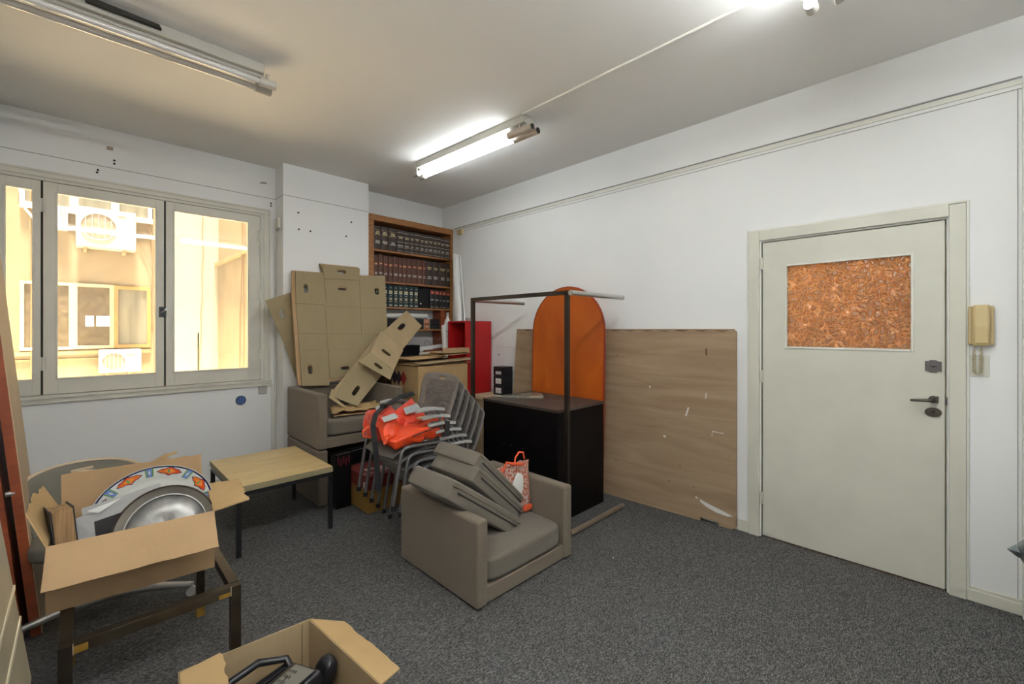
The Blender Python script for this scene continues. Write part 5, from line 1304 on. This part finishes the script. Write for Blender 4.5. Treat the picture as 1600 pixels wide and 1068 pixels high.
# ------------------------------------------------------------------ brass side table with the open box
t = thing('metal_table_frame', 'low tarnished brass table frame carrying the open cardboard box', 'table frame', (.2, 2.32, 0))
tx0, tx1, ty0, ty1, tz = -.050, .450, 1.965, 2.70, .450
w = .034
for x, y in ((tx0, ty0), (tx1-w, ty0), (tx0, ty1-w), (tx1-w, ty1-w)):
    mb = MB(); mb.box((x, y, 0), (x+w, y+w, tz-.002)); lg = mb.build('leg', M_brass, t, bevel=.001)
    if y > 2.2:
        mb = MB(); mb.box((x-.0006, y-.0006, 0), (x+w+.0006, y+w, .045)); mb.build('worn_patch', M_brasspatch, lg)
for a, b in (((tx0+w, ty0, tz-.036), (tx1-w, ty0+w, tz)), ((tx0+w, ty1-w, tz-.036), (tx1-w, ty1, tz)), ((tx0, ty0+w, tz-.036), (tx0+w, ty1-w, tz)), ((tx1-w, ty0+w, tz-.036), (tx1, ty1-w, tz))):
    mb = MB(); mb.box(a, b); rl = mb.build('rail', M_brass, t, bevel=.001)
    if a[1] == ty0 and b[1] < 2.1:
        mb = MB(); mb.box((tx0+w, ty0-.0006, tz-.034), (tx0+w+.035, ty0, tz-.010)); mb.build('worn_patch', M_brasspatch, rl)
        mb = MB(); mb.box((tx1-w-.04, ty0-.0006, tz-.034), (tx1-w-.002, ty0, tz-.018)); mb.build('worn_patch', M_brasspatch, rl)
mb = MB()
for p in ((-.05+.034, ty0-.0008), (tx1-w, ty0-.0008)): mb.box((p[0]-.001, p[1], tz-.036), (p[0]+.001, p[1]+.001, tz))
mb.build('weld_seam', M_zincedge, t)

t = thing('open_cardboard_box', 'open brown cardboard box on the brass frame holding a platter, pan and frames', 'cardboard box', (.16, 2.42, .451))
fx0, fx1, fy0, fy1, bz0, bz1 = -.082, .400, 2.205, 2.600, .452, .686
# front edge is slightly skewed like the photo: left front at y 2.232, right front at 2.182
FL = Vector((-.084, 2.232, 0)); FR = Vector((.400, 2.182, 0)); BR = Vector((.445, 2.585, 0)); BL = Vector((-.055, 2.635, 0))
def wallp(a, b, z0, z1, nm, m=M_card, th=.005):
    mb = MB(); mb.bar(Vector((a.x, a.y, (z0+z1)/2)), Vector((b.x, b.y, (z0+z1)/2)), th, z1-z0); return mb.build(nm, m, t)
wallp(FL, FR, bz0, bz1, 'front_wall'); wallp(BL, BR, bz0, bz1, 'back_wall'); wallp(FL, BL, bz0, bz1, 'side_wall'); wallp(FR, BR, bz0, bz1, 'side_wall')
mb = MB(); mb.verts([(FL.x, FL.y, bz0), (FR.x, FR.y, bz0), (BR.x, BR.y, bz0), (BL.x, BL.y, bz0)], [(0,1,2,3)]); mb.build('bottom', M_card, t, solid=.005)
def flap(p, q, off, nm, m=M_card, jag=0, seed=1, z=bz1, zq=None, taper=0.0):
    """flap hinged on edge p-q (xy), free edge displaced by off (3D)"""
    random.seed(seed); n = 14; A_, B_ = [], []
    for i in range(n+1):
        f = i/n; a = p.lerp(q, f); a = Vector((a.x, a.y, z if zq is None else z+(zq-z)*f)); b_ = p.lerp(q, taper + f*(1-2*taper)); b = Vector((b_.x, b_.y, z if zq is None else z+(zq-z)*f)) + Vector(off)*(1 + (random.uniform(-jag, jag)))
        A_.append(a); B_.append(b)
    mb = MB(); mb.verts(A_+B_, [(i, i+1, n+2+i, n+1+i) for i in range(n)]); return mb.build(nm, m, t, solid=.005)
flap(FL, FR, (-.008, -.132, -.102), 'front_flap', M_card2 if False else M_card, jag=.01)
flap(BL + Vector((.0, 0, 0)), BR + Vector((-.02, 0, 0)), (-.002, .012, .150), 'back_flap', M_card, jag=.008)
flap(BL, FL, (-.055, .02, .125), 'side_flap', M_cardtan, jag=.09, seed=4, taper=.06)
flap(FR, BR, (.125, -.03, .010), 'side_flap', M_cardtan, jag=.06, seed=6, taper=.10)
INVBOX = t
# platter: tilted in the box, rim with red flowers
def platter(cen, nrm, up, r, sx):
    z = Vector(nrm).normalized(); u = Vector(up); x = u.cross(z).normalized()
    M = frame_of(cen, x, z)
    t = thing('serving_platter', 'oval white platter with red and orange flowers round its rim in the open box', 'platter', cen)
    prof = [(0, -.012), (r*.66, -.010), (r*.72, -.004), (r*.78, .002), (r*.98, .012), (r, .014), (r*1.0, .010), (r*.76, -.006), (r*.66, -.016), (0, -.017)]
    mb = MB(); mb.lathe(prof, M, 72, sx=sx); mb.build('dish', M_porc, t, smooth=True)
    mb = MB(); mb.lathe([(r*.955, .0113), (r*.985, .0135)], M, 72, sx=sx); mb.build('navy_rim_line', M_navy, t, solid=.0012)
    def rim_patch(a, w, r0, r1, name, m, lift=.0012, k=10, shape='diamond'):
        mb = MB(); A_ = []; B_ = []
        for i in range(k+1):
            f = -1+2*i/k; aa = a + f*w
            if shape == 'diamond': hh = (1-abs(f)**1.5)*(.85+.15*math.cos(f*9)); rm = (r0+r1)/2; ra, rb = rm-(r1-r0)/2*hh, rm+(r1-r0)/2*hh
            else: ra, rb = r0, r1
            for lst, rr_ in ((A_, ra), (B_, rb)):
                zz = .002 + (rr_-.78)/.20*.010 + lift
                lst.append(M @ Vector((r*rr_*math.cos(aa)*sx, r*rr_*math.sin(aa), zz)))
        mb.verts(A_+B_, [(i, i+1, k+2+i, k+1+i) for i in range(k)]); return mb.build(name, m, t, solid=.0006)
    for q in range(8):
        a = R(90 + 22.5 + q*45)
        rim_patch(a, .265, .760, .972, 'flower_outline', M_navy, .0010)
        rim_patch(a, .240, .780, .952, 'flower', M_flame, .0020)
        rim_patch(a, .115, .805, .925, 'flower_heart', M_orangegl, .0030)
        rim_patch(a+.02, .022, .82, .90, 'flower_stem', M_green, .0040, shape='bar')
        b = R(90 + q*45)
        for s in (-1, 1): rim_patch(b+s*.062, .014, .775, .965, 'green_bar', M_green, .0012, 2, 'bar')
        rim_patch(b, .045, .775, .965, 'blue_panel', M_bluegl, .0014, 2, 'bar')
        rim_patch(b, .020, .80, .94, 'panel_leaf', M_porc, .0022, 6)
    return t
platter((.234, 2.490, .650), (-.10, -1, .34), (-.10, 0, 1), .185, 1.16)
# aluminium pan
def pan(cen, nrm, up, r):
    z = Vector(nrm).normalized(); x = Vector(up).cross(z).normalized(); M = frame_of(cen, x, z)
    t = thing('metal_pan', 'round dented aluminium pan standing on edge in the open box', 'pan', cen)
    prof = [(r*.80, -.040), (r*.84, -.036), (r*.97, -.004), (r, 0)]
    mb = MB(); mb.lathe(prof, M, 56); mb.build('wall', M_alurim, t, smooth=True, solid=.002)
    mb = MB(); mb.lathe([(0, -.041), (r*.4, -.040), (r*.81, -.041)], M, 56); mb.build('base', M_alu, t, smooth=True, solid=.002)
    mb = MB(); mb.tube([M @ Vector((r*math.cos(a), r*math.sin(a), .001)) for a in [2*PI*i/56 for i in range(56)]], .0035, 8, closed=True); mb.build('rolled_rim', M_darkrim, t, smooth=True)
    mb = MB(); mb.tube([M @ Vector((r*.825*math.cos(a), r*.825*math.sin(a), -.036)) for a in [2*PI*i/56 for i in range(56)]], .0025, 6, closed=True); mb.build('inner_ridge', M_chrome, t, smooth=True)
pan((.252, 2.285, .626), (-.16, -1, .42), (0, 0, 1), .168)
# framed pictures and mat boards
def board(name, label, cat, pts, th, m, grp=None):
    t = thing(name, label, cat, pts[0], group=grp)
    p = [Vector(q) for q in pts]; u = (p[1]-p[0]); v_ = (p[3]-p[0])
    return t, p, u, v_
def quad(mb, p0, u, v_, a0, a1, b0, b1, th, lift=0):
    n = u.cross(v_).normalized(); q = [p0 + u*a + v_*b + n*lift for a, b in ((a0, b0), (a1, b0), (a1, b1), (a0, b1))]
    k = [x + n*th for x in q]
    mb.verts(q+k, [(0,3,2,1),(4,5,6,7),(0,1,5,4),(1,2,6,5),(2,3,7,6),(3,0,4,7)])
u = Vector((.235, -.004, .040)); v_ = Vector((-.018, .03, .22))
p0 = Vector((-.004, 2.375, .490))
t = thing('mounted_photograph', 'dark photograph in a white mount standing in front of the platter', 'picture', p0)
mb = MB(); quad(mb, p0, u, v_, 0, 1, 0, 1, -.004); mb.build('mount', M_greypaper, t)
mb = MB(); quad(mb, p0, u, v_, .25, 1, 0, .84, .0015, .0005); mb.build('photograph', M_photo, t)
p0 = Vector((.022, 2.415, .525)); u2 = Vector((.245, -.004, .042)); v2 = Vector((-.018, .02, .212))
t = thing('mount_board', 'grey mount board behind the dark photograph in the open box', 'mount board', p0)
mb = MB(); quad(mb, p0, u2, v2, 0, 1, 0, 1, .004); mb.build('board', M_greypaper, t)
mb = MB(); quad(mb, p0, u2, v2, .02, .9, .90, .93, -.001, -.0005); mb.build('board_line', M_paper, t)
o = MB().verts([(.020, 2.398, .733), (.052, 2.392, .717), (.122, 2.402, .757)], [(0,1,2)]).build('paper_corner', M_paper, solid=.0015); tag(o, 'folded white paper corner over the grey mount board', 'paper')
# old ledger leaning at the left end
t = thing('old_ledger', 'thick old book with dark cover standing at the left end of the open box', 'book', (-.05, 2.33, .46))
mb = MB(); M = P3((-.045, 2.36, .640), -8, -4, 8)
mb.box((-.028, -.08, -.17), (.028, .08, .135), M=M); mb.build('page_block', M_pages, t, bevel=.002)
for x in (-.031, .0295):
    mb = MB(); mb.box((x-.0015, -.084, -.175), (x+.0015, .084, .142), M=M); mb.build('cover_board', M_leatherD, t)
mb = MB(); mb.bar((.17, 2.655, .775), (.30, 2.66, .843), .006, .022); mb.bar((.295, 2.66, .842), (.335, 2.66, .850), .005, .012); mb.build('torn_strip', M_cardtan, INVBOX)

# ------------------------------------------------------------------ box of electronics at the bottom edge
t = thing('open_cardboard_box', 'open cardboard box of old electronics on the floor at the bottom edge', 'cardboard box', (.46, 1.56, 0))
q0 = Vector((.235, 1.815, 0)); q1 = Vector((.643, 1.782, 0)); q2 = Vector((.688, 1.290, 0)); q3 = Vector((.20, 1.33, 0))
zt = .305
for a, b, nm in ((q0, q1, 'back_wall'), (q1, q2, 'side_wall'), (q2, q3, 'front_wall'), (q3, q0, 'side_wall')):
    mb = MB(); mb.bar(Vector((a.x, a.y, zt/2)), Vector((b.x, b.y, zt/2)), .006, zt); mb.build(nm, M_card2, t)
mb = MB(); mb.verts([q0, q1, q2, q3], [(0,1,2,3)]); mb.build('bottom', M_card, t, solid=.005)
flap(q1, q2, (.105, -.01, -.030), 'outer_flap', M_cardtan, jag=.05, seed=12, z=zt, taper=.12)
flap(q0 + Vector((.0, -.02, 0)), q3 + Vector((0, .1, 0)), (.115, .0, .02), 'inner_flap', M_cardtan, jag=.05, seed=14, z=zt+.006, taper=.05)
mb = MB(); mb.bar(Vector((q1.x-.028, q1.y+.001, zt/2)), Vector((q1.x-.028, q1.y-.0045, zt/2)), .0035, zt-.01); mb.build('corner_fold', M_crease, t)
tt = thing('desk_phone', 'black console with a grey perforated plate inside the box at the bottom edge', 'electronic device', (.45, 1.62, .1))
M = P3((.445, 1.555, .235), -14, -8, 14)
mb = MB(); mb.box((-.15, -.085, -.02), (.13, .085, .02), M=M); mb.build('body', M_binblack, tt, bevel=.01, seg=3)
pl = [(-.13, -.07), (.115, -.07), (.115, .045), (-.13, .045)]
holes = [[(x-.005, y-.004), (x+.005, y-.004), (x+.005, y+.004), (x-.005, y+.004)] for x in [-.02+.022*i for i in range(6)] for y in (.004, .020, .034)]
mb = MB(); mb.sheet([( p[0], p[1]) for p in pl], holes, o=M @ Vector((0, 0, .0245)), u=M.to_3x3() @ Vector((1,0,0)), v=M.to_3x3() @ Vector((0,1,0)), t=.003); mb.build('perforated_plate', M_techgrey, tt)
tt = thing('black_bracket', 'curved black plastic frame lying at the back of the bottom box', 'plastic frame', (.42, 1.72, .2))
mb = MB(); pts = [(.30, 1.66, .205), (.36, 1.715, .255), (.45, 1.735, .262), (.535, 1.71, .245), (.545, 1.66, .215)]
mb.tube([(.285, 1.63, .185)] + pts + [(.548, 1.62, .19)], .013, 10)
mb.build('arch', M_binblack, tt, smooth=True)
mb = MB(); mb.bar((.33, 1.665, .205), (.54, 1.70, .225), .028, .016); mb.build('cross_bar', M_binblack, tt, bevel=.003)
tt = thing('black_handset', 'black rounded handset standing in the right of the bottom box', 'handset', (.60, 1.58, .1))
mb = MB(); mb.pillow((.055, .075, .22), P3((.598, 1.575, .17), 12, 16, 10), sharp=5, puff=.1, seg=8); mb.build('body', M_binblack, tt, smooth=True)
mb = MB(); mb.tube([(.60, 1.56, .13), (.565, 1.575, .25), (.50, 1.59, .262), (.42, 1.565, .250), (.36, 1.52, .23)], .005, 8); o = mb.build('black_cable', M_caster, smooth=True); tag(o, 'black cable curling over the perforated console in the bottom box', 'cable')

# ------------------------------------------------------------------ plastic bag on a stool at the right edge
t = thing('stool', 'small dark stool under the plastic bag at the right edge', 'stool', (2.98, -.42, 0))
mb = MB(); mb.box((2.83, -.57, .34), (3.13, -.29, .37)); mb.build('seat', M_darkwood, t, bevel=.004)
for x in (2.84, 3.09):
    for y in (-.56, -.33):
        mb = MB(); mb.box((x, y, 0), (x+.03, y+.03, .34)); mb.build('leg', M_darkwood, t)
t = thing('plastic_bag', 'crumpled blue-grey plastic bag at the right edge beside the door wall', 'bag', (2.98, -.40, .37))
mb = MB(); mb.pillow((.28, .30, .17), P3((2.97, -.385, .460), 0, 0, 10), sharp=2.6, puff=.3, wr=.05, ws=7, seed=3, seg=14); mb.build('body', M_greyblue, t, smooth=False)
mb = MB(); mb.verts([(2.97, -.30, .52), (2.99, -.185, .452), (3.0, -.215, .425), (2.98, -.30, .40), (3.03, -.31, .47), (2.93, -.30, .46), (2.99, -.22, .49)], [(0,6,5),(6,1,5),(5,1,3),(1,2,3),(0,4,6),(4,1,6),(4,2,1),(4,3,2)]); mb.build('twisted_end', M_greyblue, t)
o = MB().pillow((.010, .006, .003), P3((2.385+.01, 1.50, .003), 0, 0, 20), seg=2).build('paper_scrap', M_paper); tag(o, 'tiny white scrap on the carpet in front of the plywood', 'scrap')
